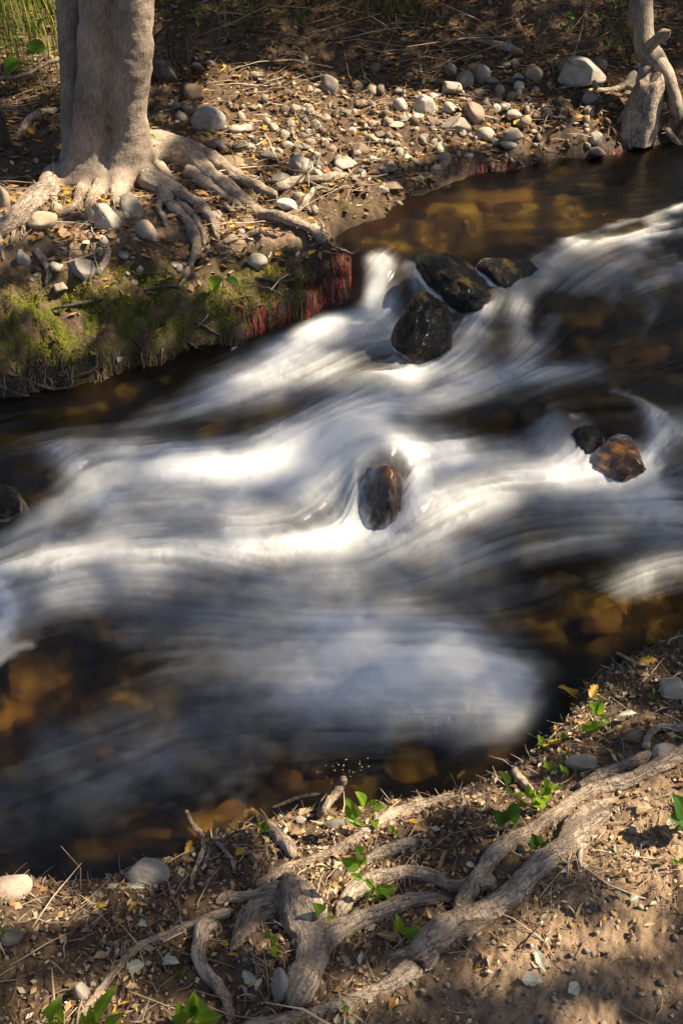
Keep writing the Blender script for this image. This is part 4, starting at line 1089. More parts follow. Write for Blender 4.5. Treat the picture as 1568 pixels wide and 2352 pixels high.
def put_stone(px, py, w, h, label, name='stone', cat='stone', m=None, sub=3, variant=None, group=None, sink=.3, rot=None, tilt=0, round_=0.0, water=False, depth=None, lift=0, rough=.06, under=False, veil=None):
    """stone whose outline is about w x h measured pixels centred on px,py"""
    g, rx, b, c, zc = stone_fit(px, py, w, h, water, sink, lift, 1.0 if depth is None else depth)
    v = random.randrange(14) if variant is None else variant
    me = stone_mesh(sub, v, m or M['stone'], round_, rough)
    o = link(name, me)
    o.location = (g[0], g[1], zc)
    if veil is not None:
        me = me.copy(); o.data = me
        L_ = np.zeros(len(me.vertices) * 3, np.float32); me.vertices.foreach_get('co', L_); L_ = L_.reshape(-1, 3)
        wx, wy, wz_ = L_[:, 0] * rx + g[0], L_[:, 1] * b + g[1], L_[:, 2] * c + zc
        hgt = wz_ - WZ(wx, wy)
        run = fbm(wx / .012, wy / .03, wz_ / .05, o=3, seed=5)
        vl = sstep(veil[0], -veil[0] * .5, hgt + (run - .5) * veil[0] * 1.6) * .95
        vl = np.maximum(vl, veil[1] * sstep(.35, .95, np.abs(L_[:, 0]) + .25 * np.maximum(L_[:, 1], 0)) * sstep(.15, .8, run))
        vl = np.maximum(vl, veil[1] * sstep(-.1, .7, L_[:, 1]) * sstep(.15, .8, run))
        at_ = me.attributes.new('veil', 'FLOAT', 'POINT'); at_.data.foreach_set('value', np.clip(vl, 0, .95).astype(np.float32))
    if under:
        c *= .6; b *= 1.15
        o.location.z = min(float(g[2]) + c * .1, float(WZ(g[0], g[1])) - c - .018)
    o.scale = (rx, b, c)
    o.rotation_euler = (random.uniform(-.12, .12), tilt, (random.uniform(-.25, .25) if rot is None else rot))
    tag(o, label, cat, group)
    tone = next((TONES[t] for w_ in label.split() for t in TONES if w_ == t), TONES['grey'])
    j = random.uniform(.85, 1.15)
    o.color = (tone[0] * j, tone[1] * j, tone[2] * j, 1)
    return o

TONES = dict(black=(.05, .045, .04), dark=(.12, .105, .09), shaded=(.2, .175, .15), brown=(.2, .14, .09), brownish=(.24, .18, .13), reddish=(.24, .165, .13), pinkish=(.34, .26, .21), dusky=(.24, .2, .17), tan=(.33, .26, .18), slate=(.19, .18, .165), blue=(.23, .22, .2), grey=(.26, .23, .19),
             pale=(.36, .32, .27), cream=(.42, .355, .27), white=(.46, .42, .36), bright=(.42, .37, .3), sunlit=(.42, .37, .3), speckled=(.25, .23, .2), mottled=(.24, .21, .19))  # sunlit, bright and shaded put the light into the stone's own colour

FAR_STONES = [
    # x, y, w, h, label
    (1334, 157, 108, 74, 'big pale grey boulder with white streaks at the top right of far bank'),
    (1372, 150, 40, 40, 'dark slab leaning on the right of the big pale boulder'),
    (1104, 168, 42, 46, 'rounded grey stone, taller of two beside each other left of the big boulder'),
    (1066, 182, 42, 46, 'smooth grey egg shaped stone beside the taller grey one'),
    (1034, 162, 28, 34, 'small upright slate grey stone at the left end of the upper stone row'),
    (1040, 202, 50, 38, 'slanted grey slab below the upper row of stones'),
    (1224, 165, 46, 38, 'brownish rounded stone standing alone left of the big boulder'),
    (1161, 152, 24, 17, 'small tan stone above a pair of stacked pebbles'),
    (1191, 176, 26, 16, 'flat pale pebble, upper of two under the small tan stone'),
    (1190, 199, 26, 26, 'round pale pebble, lower of two under the small tan stone'),
    (1146, 205, 22, 24, 'small grey cobble between the upper row and the round pale pebble'),
    (1129, 184, 30, 15, 'thin flat stone wedged against the rounded grey stone'),
    (1102, 212, 34, 18, 'flat dark stone under the smooth egg shaped stone'),
    (919, 240, 38, 36, 'sunlit cream block, left neighbour of the long sunlit stone'),
    (979, 241, 62, 50, 'long tilted stone with a white sunlit ridge on far bank'),
    (958, 266, 30, 20, 'bright small stone in front of the sunlit cream block'),
    (1086, 257, 50, 46, 'reddish grey angular boulder in the middle of the far bank'),
    (1046, 287, 76, 42, 'long shaded grey boulder with two lit streaks'),
    (1114, 308, 44, 36, 'smooth rounded cobble with sunlit top near the upper pool'),
    (1179, 308, 48, 32, 'grey oval cobble right of the sunlit topped one'),
    (1169, 331, 34, 18, 'small pale stone just below the grey oval cobble'),
    (911, 287, 42, 17, 'flat cream stone lying in the bright sun strip'),
    (1179, 262, 40, 22, 'pale oval stone right of the reddish angular boulder'),
    (1160, 244, 26, 18, 'bright small cobble above the pale oval stone'),
    (1139, 248, 22, 22, 'white round pebble between the reddish boulder and pale oval stone'),
    (1032, 246, 36, 26, 'cream cobble between the long sunlit stone and reddish boulder'),
    (1366, 316, 32, 28, 'pale stone catching light at the water edge below the stump'),
    (1369, 346, 44, 24, 'dark stone with one bright side at the pool edge'),
    (821, 196, 28, 24, 'brown oval stone near the shaded upper slope'),
    (757, 195, 42, 56, 'upright mottled grey stone standing on the shaded slope'),
    (859, 316, 40, 20, 'tan flat stone under the bright sun strip'),
    (826, 342, 40, 32, 'square brown stone above the stream bank corner'),
    (1024, 433, 46, 18, 'black wet stone lying at the edge of the upper pool'),
    (894, 425, 66, 28, 'flat brown rock on the bank corner above the red rootlets'),
    (1354, 228, 46, 36, 'grey stone under the branching root left of the stump'),
    (1444, 216, 30, 18, 'small stone under the knotted roots of the leaning tree'),
    (378, 165, 66, 70, 'black shaded boulder behind the large grey tree'),
    (448, 216, 48, 50, 'brown shaded cobble right of the large grey tree'),
    (480, 272, 82, 60, 'blue grey boulder with two white droppings right of the large tree'),
    (650, 255, 32, 22, 'pale oval stone right of the bright lit mound'),
    (668, 290, 24, 32, 'pointed cream stone in a row of three below the lit mound'),
    (628, 293, 26, 26, 'cream stone, left in a row of three below the lit mound'),
    (728, 288, 26, 34, 'upright pale stone with a lit tip, right in a row of three'),
    (695, 335, 40, 20, 'flat shaded stone in the middle of the lit gravel'),
    (690, 380, 62, 52, 'big pale stone with a broad sunlit top on the gravel'),
    (645, 408, 44, 26, 'shaded grey stone left of the dead branch'),
    (530, 372, 62, 38, 'broad brown stone between the two thick tree roots'),
    (555, 333, 46, 26, 'dark flat stone above the broad brown one'),
    (500, 327, 38, 20, 'small flat stone under the blue grey boulder'),
    (545, 297, 42, 26, 'cream flat stone right of the blue grey boulder'),
    (620, 356, 46, 22, 'greyish flat stone between the dark flat stone and the pale one'),
    (790, 375, 44, 26, 'bright sunlit stone above the stream bank corner'),
    (810, 300, 26, 18, 'bright pebble lying in the sun strip, left of the tan flat stone'),
    (250, 499, 62, 82, 'tall pale stone under the front roots of the large tree'),
    (302, 472, 56, 66, 'cream stone with cracks leaning under the tree roots'),
    (335, 526, 50, 56, 'dusky triangular stone below the cracked cream one'),
    (212, 492, 30, 46, 'shaded stone behind the tall pale one under the roots'),
    (100, 500, 70, 46, 'broad tan stone half under the thick left root'),
    (192, 616, 62, 50, 'grey angular stone on the slope above the moss'),
    (240, 558, 22, 28, 'small upright pale pebble above the grey angular stone'),
    (284, 588, 30, 20, 'flat pebble right of the grey angular stone'),
    (142, 659, 32, 26, 'pinkish stone at the upper edge of the moss'),
    (57, 591, 30, 42, 'pale upright stone at the left of the root slope'),
    (592, 602, 46, 46, 'pointed pale rock among moss at the bank rim'),
    (660, 471, 50, 34, 'white sunlit stone under the forked dead branch'),
    (498, 491, 26, 18, 'small pebble inside the arch of the front root'),
    (8, 452, 36, 60, 'tan boulder cut by the left edge near the thick root'),
    (132, 396, 30, 44, 'shaded upright stone at the left foot of the large tree')]
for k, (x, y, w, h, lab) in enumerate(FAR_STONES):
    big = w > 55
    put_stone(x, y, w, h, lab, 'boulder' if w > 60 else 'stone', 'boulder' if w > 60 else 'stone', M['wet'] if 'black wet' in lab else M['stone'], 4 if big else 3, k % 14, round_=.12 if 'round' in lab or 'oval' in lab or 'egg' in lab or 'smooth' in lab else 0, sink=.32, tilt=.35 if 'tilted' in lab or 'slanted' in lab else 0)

# many more cobbles strewn over the far bank
def scatter_px(n, regions, seed):
    r = random.Random(seed); out = []
    while len(out) < n:
        x0, y0, x1, y1, slope = r.choices(regions, [q[5] for q in regions])[0][:5]
        u = r.random()
        x = x0 + (x1 - x0) * u; y = y0 + (y1 - y0) * r.random() + slope * (x - x0)
        out.append((x, y))
    return out
COB = [(560, 225, 1000, 350, .0, 5), (980, 215, 1240, 330, .04, 3), (480, 300, 760, 400, .05, 2), (1220, 190, 1420, 320, .03, 1.4), (440, 140, 800, 230, .12, 1.2), (780, 180, 1000, 235, 0, 1.0), (700, 360, 980, 440, .0, 2), (60, 540, 420, 650, 0, 1.2), (860, 300, 1150, 360, .0, 2)]
LAND = [(x, y, w, h, lab) for x, y, w, h, lab in FAR_STONES]
used_labels = set()
def short(lab):
    for cut in (' with ', ' left ', ' right ', ' on ', ' in ', ' below ', ' above ', ' under ', ' beside ', ' of ', ' at ', ' between ', ' standing ', ' behind ', ' lying ', ' catching ', ' near ', ' leaning ', ' wedged ', ' among ', ' cut ', ' inside ', ' half ', ', '):
        lab = lab.split(cut)[0]
    return lab
k = 0
for x, y in scatter_px(225, COB, 5):
    g = ground(x, y)
    if SD(g[0], g[1]) > -.03: continue
    w = random.choice([12, 14, 16, 18, 20, 24, 28]) * random.uniform(.8, 1.15)
    tone = random.choice(['grey', 'tan', 'cream', 'pale', 'dark', 'brown', 'grey', 'reddish', 'slate'])
    size = 'tiny' if w < 14.5 else 'small' if w < 20 else 'rounded'
    lab = None
    for lx, ly, lw, lh, ll in sorted(LAND, key=lambda q: (q[0] - x) ** 2 + (q[1] - y) ** 2)[:6]:
        dx, dy = x - lx, y - ly
        rel = ('right of' if dx > 0 else 'left of') if abs(dx) > abs(dy) else ('just below' if dy > 0 else 'just above')
        c = f'{size} {tone} cobble {rel} the {short(ll)}'
        if len(c.split()) <= 16 and c not in used_labels: lab = c; break
    if lab is None: continue
    used_labels.add(lab)
    put_stone(x, y, w, w * random.uniform(.5, .85), lab, 'cobble', 'stone', M['stone'], 3, k % 14, 'small cobbles strewn over the far bank', .40)
    k += 1

# stones of the near bank
for k, (x, y, w, h, lab) in enumerate([
    (340, 1995, 108, 72, 'round speckled grey stone at the near water edge'), (28, 2030, 100, 66, 'pinkish smooth stone cut by the left edge of the near bank'), (30, 2150, 54, 42, 'small dark grey stone in the dirt near the left edge'),
    (645, 2262, 40, 78, 'smooth grey stone wedged under the knobby root'), (190, 2276, 36, 42, 'half buried dull stone near the bottom left corner'), (485, 2003, 22, 18, 'small brown pebble beside the water edge roots'),
    (1546, 1578, 66, 56, 'mossy grey stone at the right end of the near water edge'), (1338, 1748, 92, 44, 'flat grey stone half buried behind the long branching root'), (1456, 1684, 58, 40, 'brown grey stone under the curved root on the right'),
    (1530, 1720, 76, 34, 'pale flat stone beside the upper right root'), (1374, 1891, 18, 20, 'small round pebble above the sunlit dirt'), (1446, 2020, 20, 16, 'round brown pebble on the sunlit dirt'), (1449, 1905, 18, 24, 'small standing stone in the brightest dirt patch'), (690, 1880, 30, 20, 'small wet stone beside the stub root at the water'), (780, 1890, 80, 30, 'dark flat stone in the shade behind the leafy shoot')]):
    put_stone(x, y, w, h, lab, 'stone', 'stone', M['stone'], 4 if w > 50 else 3, (k * 3 + 1) % 14, sink=.3, round_=.15 if 'round' in lab or 'smooth' in lab else 0)

# rocks standing in the stream
for k, (x, y, w, h, lab, rot, tl, mm, lf) in enumerate([
    (1048, 642, 190, 130, 'black wet boulder, upper and longer of the two in the rapid', .5, .32, 'wet', .02),
    (966, 745, 138, 226, 'black wet boulder with golden patches standing between two falls', -.25, .1, 'wet', .0),
    (1165, 600, 160, 110, 'dark rock mostly under the current behind the long wet boulder', .4, .2, 'wet', -.03),
    (880, 1108, 160, 226, 'brown rock with water pouring round it in mid stream', .2, 0, 'wetbrown', -.045),
    (15, 1130, 100, 130, 'dark rock at the left edge under a curling wave', .2, 0, 'wet', -.03),
    (1432, 1000, 190, 170, 'brown ledge rock under the small falls on the right', .2, 0, 'wetbrown', -.066),
    (1348, 985, 96, 120, 'dark rock between the narrow white fall and the brown ledge rock', 0, 0, 'wet', -.045),
    (920, 905, 90, 44, 'low rock with white water running over it', 0, 0, 'wet', -.045)]):
    put_stone(x, y, w, h, lab, 'stream_boulder', 'boulder', M.get(mm, M['wet']), 5, (k * 5 + 2) % 14, sink=.4, rot=rot, tilt=tl, water=True, round_=.05, lift=lf, rough=.13, veil=((.05, .7) if 'ledge' not in lab else (.03, .15)) if mm == 'wetbrown' else (.016 if 'mostly' not in lab else .004, 0))
# stones seen through the water
for k, (x, y, w, h, lab) in enumerate([
    (1400, 1400, 150, 80, 'amber stone under clear water near the right bank'), (1290, 1340, 100, 60, 'dull amber stone under the current, left of the large amber one'), (1520, 1430, 110, 60, 'golden flat stone under water at the right edge'),
    (945, 1738, 130, 90, 'orange brown stone under water below the foam edge'), (90, 1535, 170, 110, 'rusty brown stone under water at the left edge'), (30, 1640, 110, 70, 'darker rusty stone below the one at the left edge'),
    (655, 1785, 80, 70, 'bright amber stone under water near the near bank'), (530, 1850, 80, 50, 'olive yellow stone under shallow water near the bank'), (570, 1745, 70, 60, 'dim orange stone under water above the bright amber one'),
    (1140, 455, 150, 34, 'golden stone lying under the upper pool'), (1300, 440, 120, 24, 'second golden stone under the upper pool, nearer the right edge'), (1170, 810, 60, 60, 'slanted orange stone under the falls on the right'), (1255, 745, 60, 50, 'amber stone under dark water right of the falls'), (1230, 960, 70, 40, 'olive stone under water above the small right fall'), (1320, 700, 190, 90, 'broad brown stone under dark water behind the amber one at right'), (1470, 810, 180, 80, 'broad dim brown stone under the dark current near the right edge'), (1060, 975, 150, 46, 'broad olive brown stone under the current above the mid stream rock'), (1440, 610, 150, 60, 'brown stone under the broken white water at the upper right'), (980, 990, 90, 30, 'dim olive stone under the white chute'),
    (810, 1795, 30, 70, 'pale olive stone under water beside the leafy shoot'), (350, 1915, 90, 40, 'amber stone under shallow water by the speckled grey stone'), (460, 1890, 70, 40, 'dull orange stone in the shallows by the twisted twig roots')]):
    put_stone(x, y, w, h, lab, 'submerged_stone', 'stone', M['amber'], 4, (k * 3) % 14, sink=.45, round_=.0, rough=.11, under=True)

# stump at the pool
sg = ground(1462, 300)
sw = pxsize(sg, 1)
zz = np.linspace(-.05, 118 * sw * .95, 40); th = np.linspace(0, 2 * np.pi, 48, endpoint=False)
zn = np.clip(zz / zz[-1], 0, 1)[:, None]
rad = 44 * sw * (1.08 - .35 * zn - .25 * zn ** 6) * (1 + .7 * (fbm(np.cos(th)[None] * 1.8 + 0 * zn, np.sin(th)[None] * 1.8 + 0 * zn, zn * 1.8 + 0 * th[None], o=4, seed=5) - .5) + .12 * np.cos(th * 5)[None] * (1 - zn * .5))
V = np.stack([rad * np.cos(th) + zn * 8 * sw, rad * np.sin(th) * .8, (zz[:, None] + 0 * th) * (1 + .10 * np.cos(th - .4)[None])], -1)
co = np.stack([np.cos(th)[None] * .05 + 0 * zn, np.sin(th)[None] * .05 + 0 * zn, zz[:, None] + 0 * th], -1)
Vf = V.reshape(-1, 3); Ff = grid_faces(40, 48, True)
o = link('stump', np_mesh('stump', np.vstack([Vf, Vf[-48:].mean(0)[None] + [[0, 0, -.02]]]), Ff, True, {'grain': ('FLOAT_VECTOR', np.vstack([co.reshape(-1, 3), [[0, 0, .2]]]))}), M['root'], None, sg)
bmx = bmesh.new(); bmx.from_mesh(o.data); bmx.verts.ensure_lookup_table()
nv = len(bmx.verts) - 1
for j in range(48): bmx.faces.new((bmx.verts[nv - 48 + j], bmx.verts[nv - 48 + (j + 1) % 48], bmx.verts[nv]))
bmx.to_mesh(o.data); bmx.free()
tag(o, 'weathered brown stump at the pool edge beside the leaning tree', 'stump')

# ------------------------------------------------------------------ roots of the near bank
def root_thing(label, runs, name='tree_root', cat='root', m='root', sides=16, knob=.16, seed=0, rough=.06):
    paths = [px_path(rows, lf) for rows, lf in runs]
    base = paths[0][0][0]
    meshes = [tube_mesh(name, P - base, R, sides, knob, seed + k * 3, rough=rough) for k, (P, R) in enumerate(paths)]
    rm = np.mean([R.mean() for P, R in paths])
    if len(paths) > 4 and rm <= .0045:
        for me in meshes[1:]: link('rootlet', me, M[m], None, (0, 0, 0))
        t = thing(name, label, cat, base)
        for o in [q for q in bpy.data.objects if q.data in meshes]: o.parent = t
        for me in meshes[:1]: link('rootlet', me, M[m], t)
        return t
    if rm > .0045:
        vx = max(.0022, rm * .11) if base[1] < 2 else max(.006, rm * .14)
        me = fuse(name, meshes, vx, 8 if len(meshes) > 3 else 4, ((rm * 3.0, rm * .26), (rm * 1.1, rm * .20), (rm * .35, rm * .07)), rm * .09, seed)
    else: me = meshes[0]
    return tag(link(name, me, M[m], None, base), label, cat)

root_thing('longest near bank root, grey brown and forking into two limbs towards the upper right', [
    ([(940, 2206, 34), (968, 2182, 78), (1000, 2160, 88), (1040, 2134, 84), (1090, 2100, 76), (1150, 2062, 64), (1215, 2018, 66), (1270, 1968, 66), (1320, 1922, 60), (1358, 1892, 50), (1400, 1866, 26)], .25),
    ([(1045, 2125, 44), (1072, 2072, 54), (1106, 2008, 46), (1148, 1950, 54), (1220, 1905, 42), (1290, 1858, 38), (1330, 1832, 34), (1400, 1805, 42), (1490, 1775, 42), (1600, 1715, 52)], .5),
    ([(1000, 2165, 60), (955, 2186, 34), (915, 2196, 24), (872, 2204, 8)], .3), ([(1000, 2190, 40), (985, 2215, 34), (972, 2232, 10)], .4), ([(1108, 2010, 30), (1125, 2022, 26), (1140, 2040, 12)], .4),
    ([(1180, 1935, 36), (1196, 1952, 22), (1204, 1966, 6)], .7), ([(1290, 1955, 50), (1300, 1918, 40), (1330, 1880, 44), (1384, 1850, 30), (1410, 1838, 10)], .25), ([(1060, 2145, 50), (1098, 2130, 30), (1130, 2118, 8)], .3)], seed=200)
root_thing('knobby root crown in the bottom centre with arms reaching out to both sides', [
    ([(655, 2010, 20), (666, 2030, 60), (672, 2062, 96), (690, 2095, 128), (704, 2130, 120), (716, 2170, 96), (708, 2215, 88), (692, 2260, 86), (676, 2296, 70), (668, 2320, 30)], .3),
    ([(672, 2075, 80), (630, 2085, 76), (592, 2100, 70), (566, 2132, 60), (545, 2160, 44), (526, 2190, 18)], .35),
    ([(650, 2050, 60), (610, 2054, 44), (570, 2060, 34), (525, 2064, 30), (495, 2076, 12)], .4),
    ([(700, 2150, 90), (745, 2160, 76), (790, 2136, 60), (855, 2104, 48), (924, 2074, 46), (985, 2062, 36), (1050, 2070, 14)], .45),
    ([(676, 2040, 40), (690, 2030, 46), (712, 2040, 30)], .9), ([(690, 2100, 60), (702, 2104, 58), (712, 2110, 30)], 1.5), ([(690, 2170, 30), (672, 2168, 24), (660, 2170, 10)], 1.2),
    ([(735, 2150, 70), (730, 2200, 60), (712, 2240, 50)], .4)], seed=220, knob=.22)
root_thing('rounded grey root behind the knobby root crown, curving right under the fork', [([(770, 2115, 26), (800, 2060, 44), (850, 2032, 46), (909, 2014, 42), (965, 2012, 44), (1012, 2024, 42), (1060, 2034, 40), (1140, 2036, 34)], .6)], seed=240)
root_thing('long low sunlit root running up from the knobby crown to the water edge', [([(586, 2040, 22), (630, 2010, 24), (675, 1986, 26), (730, 1968, 26), (784, 1950, 28), (840, 1915, 26), (889, 1880, 36), (950, 1858, 36), (1012, 1838, 30), (1040, 1826, 14)], .5)], seed=250)
root_thing('faint buried root parallel to and just below the sunlit low root', [([(790, 2020, 24), (859, 1970, 34), (934, 1944, 36), (990, 1935, 18)], .1)], seed=255)
root_thing('thin pale root trailing from the knobby crown to the bottom left corner', [([(530, 2098, 30), (480, 2112, 30), (425, 2130, 28), (352, 2158, 26), (300, 2190, 26), (250, 2250, 24), (205, 2312, 22), (160, 2365, 18)], .4)], seed=260)
root_thing('hooked bulbous root standing alone left of the knobby crown', [([(500, 2128, 20), (472, 2134, 44), (458, 2170, 40), (466, 2220, 38), (492, 2262, 38), (518, 2296, 32), (532, 2345, 28)], .7)], seed=265)
root_thing('bright low root along the bottom edge right of the centre', [([(960, 2226, 40), (925, 2240, 56), (880, 2268, 46), (800, 2302, 40), (720, 2328, 34), (600, 2356, 30), (520, 2380, 24)], .4)], seed=270)
root_thing('sunlit stub root pointing up by the shallows', [([(616, 1893, 26), (632, 1915, 34), (655, 1936, 36), (668, 1956, 34), (676, 1974, 20)], .9)], seed=275)
root_thing('bleached elbow root with bright tip at the near water edge', [([(518, 1912, 14), (540, 1892, 22), (568, 1868, 24), (590, 1872, 18), (596, 1892, 10)], 1.0)], seed=280, m='deadwood')
root_thing('thin dark root arching over the water edge', [([(596, 1876, 8, .01), (640, 1850, 10, .025), (690, 1832, 10, .03), (745, 1826, 11, .02)], 1)], seed=283, m='darkbark')
root_thing('upright brown root stub with dark broken tip above the water', [([(730, 1880, 22), (752, 1845, 22, .03), (776, 1812, 24, .06), (790, 1786, 20, .09)], .8)], seed=286)
root_thing('twisted twig root with pale tip reaching over the dark water', [([(440, 2042, 14), (446, 2000, 14), (468, 1948, 16), (458, 1912, 15, .03), (438, 1888, 14, .06), (428, 1864, 14, .09)], .8)], seed=290)
root_thing('slim twig root right of the twisted one', [([(466, 1998, 8), (480, 1955, 10), (500, 1903, 8, .03)], .8)], seed=293)
root_thing('short forked twig root leading down towards the water edge litter', [([(478, 1928, 10), (500, 1940, 11), (528, 1968, 12), (541, 2000, 10)], .8)], seed=296)
root_thing('pale bent root between green shoots near the foam edge', [([(1216, 1722, 16), (1198, 1748, 18), (1180, 1775, 22), (1200, 1798, 26), (1222, 1820, 20)], .8)], seed=300, m='deadwood')
root_thing('straight sunlit root crossing just above the forked root', [([(1325, 1812, 20), (1372, 1785, 28), (1420, 1762, 28), (1470, 1742, 32), (1498, 1728, 16)], .7)], seed=303)
root_thing('arched root beside the brown grey stone at right', [([(1480, 1722, 20), (1490, 1690, 22), (1515, 1672, 22), (1560, 1668, 24), (1600, 1650, 20)], .8)], seed=306)
root_thing('bundle of bare dark roots trailing at the foot of the mossy bank', [
    ([(20, 860, 8), (70, 880, 9), (130, 895, 8), (200, 880, 5)], .8), ([(150, 880, 8), (190, 862, 9), (222, 842, 8), (232, 822, 5)], .9), ([(0, 890, 9), (60, 912, 9), (110, 915, 6)], .9), ([(90, 850, 6), (120, 880, 7), (135, 912, 5)], .8),
    ([(215, 850, 6), (240, 872, 7), (290, 870, 6), (330, 850, 4)], .8), ([(300, 775, 5), (322, 800, 6), (335, 826, 4)], .8), ([(430, 790, 6), (470, 810, 7), (520, 800, 6), (560, 780, 4)], .8), ([(240, 690, 7), (170, 705, 8), (120, 712, 5)], .7), ([(330, 670, 6), (390, 660, 7), (430, 668, 4)], .7), ([(450, 745, 6), (500, 770, 7), (530, 768, 4)], .7), ([(585, 640, 7), (640, 650, 8), (690, 640, 5)], .6), ([(605, 730, 6), (640, 760, 6), (650, 785, 4)], .7)], 'bank_roots', m='darkbark', seed=330)
root_thing('thin curved twig at the far right of the near water edge', [([(1408, 1524, 8), (1412, 1502, 9, .01), (1455, 1522, 9, .02), (1494, 1530, 7)], .9)], seed=309, m='deadwood')
root_thing('short pale stub beside the brightest dirt', [([(1352, 1930, 14), (1336, 1946, 16), (1331, 1970, 16), (1334, 1998, 10)], .8)], seed=312, m='deadwood')
root_thing('dead branch lying above the forked root on far bank', [([(620, 438, 12), (650, 425, 22), (690, 414, 22), (740, 410, 20), (798, 404, 16)], .9)], 'dead_branch', 'branch', 'deadwood', seed=315)
root_thing('pale forked stick beside the dead branch on the far bank', [([(650, 498, 10), (690, 478, 14), (704, 458, 16), (720, 440, 12), (742, 428, 9)], .9), ([(700, 470, 12), (712, 485, 12), (716, 496, 8)], .8)], 'dead_branch', 'branch', 'deadwood', seed=318)
root_thing('thick weathered branch lying in the leaf litter above the upper stones', [([(1096, 92, 10), (1130, 100, 14), (1164, 114, 20), (1202, 122, 16)], .9), ([(1060, 140, 6), (1080, 135, 8), (1110, 130, 10)], .9)], 'dead_branch', 'branch', 'root', seed=321)
root_thing('mossy log end lying left behind the large tree', [([(35, 320, 10), (60, 290, 18), (90, 262, 18), (135, 252, 14)], .9)], 'dead_branch', 'branch', 'root', seed=324)
root_thing('curved green grey branch passing behind the large tree at the left', [([(-20, 182, 10, .05), (60, 172, 10, .08), (110, 145, 11, .1), (165, 130, 10, .1)], .9)], 'dead_branch', 'branch', 'root', seed=327)

# ------------------------------------------------------------------ leaves and plants
def leaf_mesh_(name, wid, curl, fold, m, seed, notch=0.0):
    nu, nv = 13, 5
    u = np.linspace(0, 1, nu)[:, None]; v = np.linspace(-1, 1, nv)[None]
    half = wid * .5 * np.sin(np.pi * np.clip(u, 0.0, 1) ** .82) ** .88
    r = np.random.default_rng(seed)
    edge = 1 + notch * (r.random((nu, nv)) - .5)
    X = u + 0 * v; Y = half * v * edge
    Z = fold * np.abs(Y) * 1.2 - curl * (u - .4) ** 2 + .02 * np.sin(u * 9 + v * 2)
    V = np.stack([X, Y, Z], -1).reshape(-1, 3)
    me = np_mesh(name, V, grid_faces(nu, nv), True); me.materials.append(m); return me
LEAFM = {}
def leaf_lib(kind, wid):
    key = (kind, wid)
    if key not in LEAFM:
        notch = {'brown': .9, 'yellow': .8, 'pale': .6}.get(kind, 0)
        LEAFM[key] = leaf_mesh_('leaf', wid, random.uniform(.15, .5), random.uniform(.25, .6), M[kind], len(LEAFM), notch)
    return LEAFM[key]

def basis(d, n):
    d = d / (np.linalg.norm(d) + 1e-9)
    y = np.cross(n, d); y /= np.linalg.norm(y) + 1e-9
    z = np.cross(d, y)
    from mathutils import Matrix
    return Matrix(((d[0], y[0], z[0]), (d[1], y[1], z[1]), (d[2], y[2], z[2])))

def plant(label, base, stems, leaves, name='young_plant', cat='plant', mk='leaf', group=None, lean=.0, base_lift=0.0, sw=3.0):
    """base px; stems: polylines in px; leaves: (ax, ay, tx, ty, width ratio[, kind])"""
    g = ground(base[0], base[1]); Yp = g[1]
    t = thing(name, label, cat, g, group)
    sc = pxsize(g, 1)
    def pt(px, py):
        hgt = (base[1] - py) * sc
        return at_y(px, py, Yp - lean * hgt)
    for rows in stems:
        P = np.array([pt(a, b) for a, b in rows])
        child('stem', tube_mesh('stem', P, np.linspace(sw, sw * .55, len(P)) * sc / 2, 6, .05, 5, step=.006), M['leafstem'] if cat == 'plant' else M['darkbark'], t)
    for lf in leaves:
        a, b = pt(lf[0], lf[1]), pt(lf[2], lf[3])
        b = b + np.array([0, random.uniform(-.3, .3), 0]) * np.linalg.norm(b - a)
        d = b - a; L = np.linalg.norm(d)
        n = np.array([random.uniform(-.5, .5), random.uniform(-.9, -.1), 1.0])
        o = link('leaf', leaf_lib(lf[5] if len(lf) > 5 else mk, round(lf[4], 1)), None, t)
        o.rotation_mode = 'QUATERNION'
        o.rotation_quaternion = basis(d, n).to_quaternion()
        o.scale = (L, L, L)
        o.location = Vector(a) - Vector(g)
    return t
m_, nt_, out_ = mat('green_stem'); b_ = NB(nt_); b_.L(b_.bsdf(b_.ramp(b_.noise(geopos(b_), 60), [(.35, (.16, .20, .03)), (.65, (.22, .19, .05))]), .55).outputs[0], out_.inputs[0]); M['leafstem'] = m_

plant('bright shoot with five oval leaves at the near water edge', (858, 1908), [[(858, 1908), (848, 1878), (839, 1848)], [(858, 1908), (838, 1898), (820, 1880)]],
      [(839, 1850, 818, 1822, .45), (842, 1848, 866, 1832, .35), (820, 1882, 795, 1846, .5), (832, 1897, 794, 1884, .4), (852, 1862, 886, 1850, .5), (858, 1900, 866, 1880, .6)])
plant('leaning green plant with many leaves over the grey root', (888, 2066), [[(888, 2066), (860, 2036), (830, 1996), (818, 1944)], [(860, 2036), (850, 2060)]],
      [(829, 1990, 785, 1957, .5), (827, 1968, 817, 1936, .5), (830, 1990, 839, 1964, .35), (832, 2018, 806, 2005, .5), (838, 2020, 858, 2036, .5), (858, 2038, 845, 2070, .8), (862, 2040, 909, 2032, .45), (875, 2045, 880, 2073, .7), (880, 2050, 907, 2062, .5)])
plant('pair of pointed green leaves growing beside the knobby root crown', (746, 2126), [[(746, 2126), (738, 2100)]], [(738, 2104, 730, 2061, .38), (742, 2110, 784, 2107, .4), (738, 2114, 724, 2090, .4), (744, 2118, 760, 2128, .4)])
plant('small sprig on the front of the knobby root crown', (640, 2188), [[(640, 2188), (622, 2150), (617, 2132)]], [(620, 2158, 612, 2130, .35), (626, 2168, 646, 2188, .6), (624, 2170, 634, 2154, .4), (632, 2180, 622, 2168, .5)])
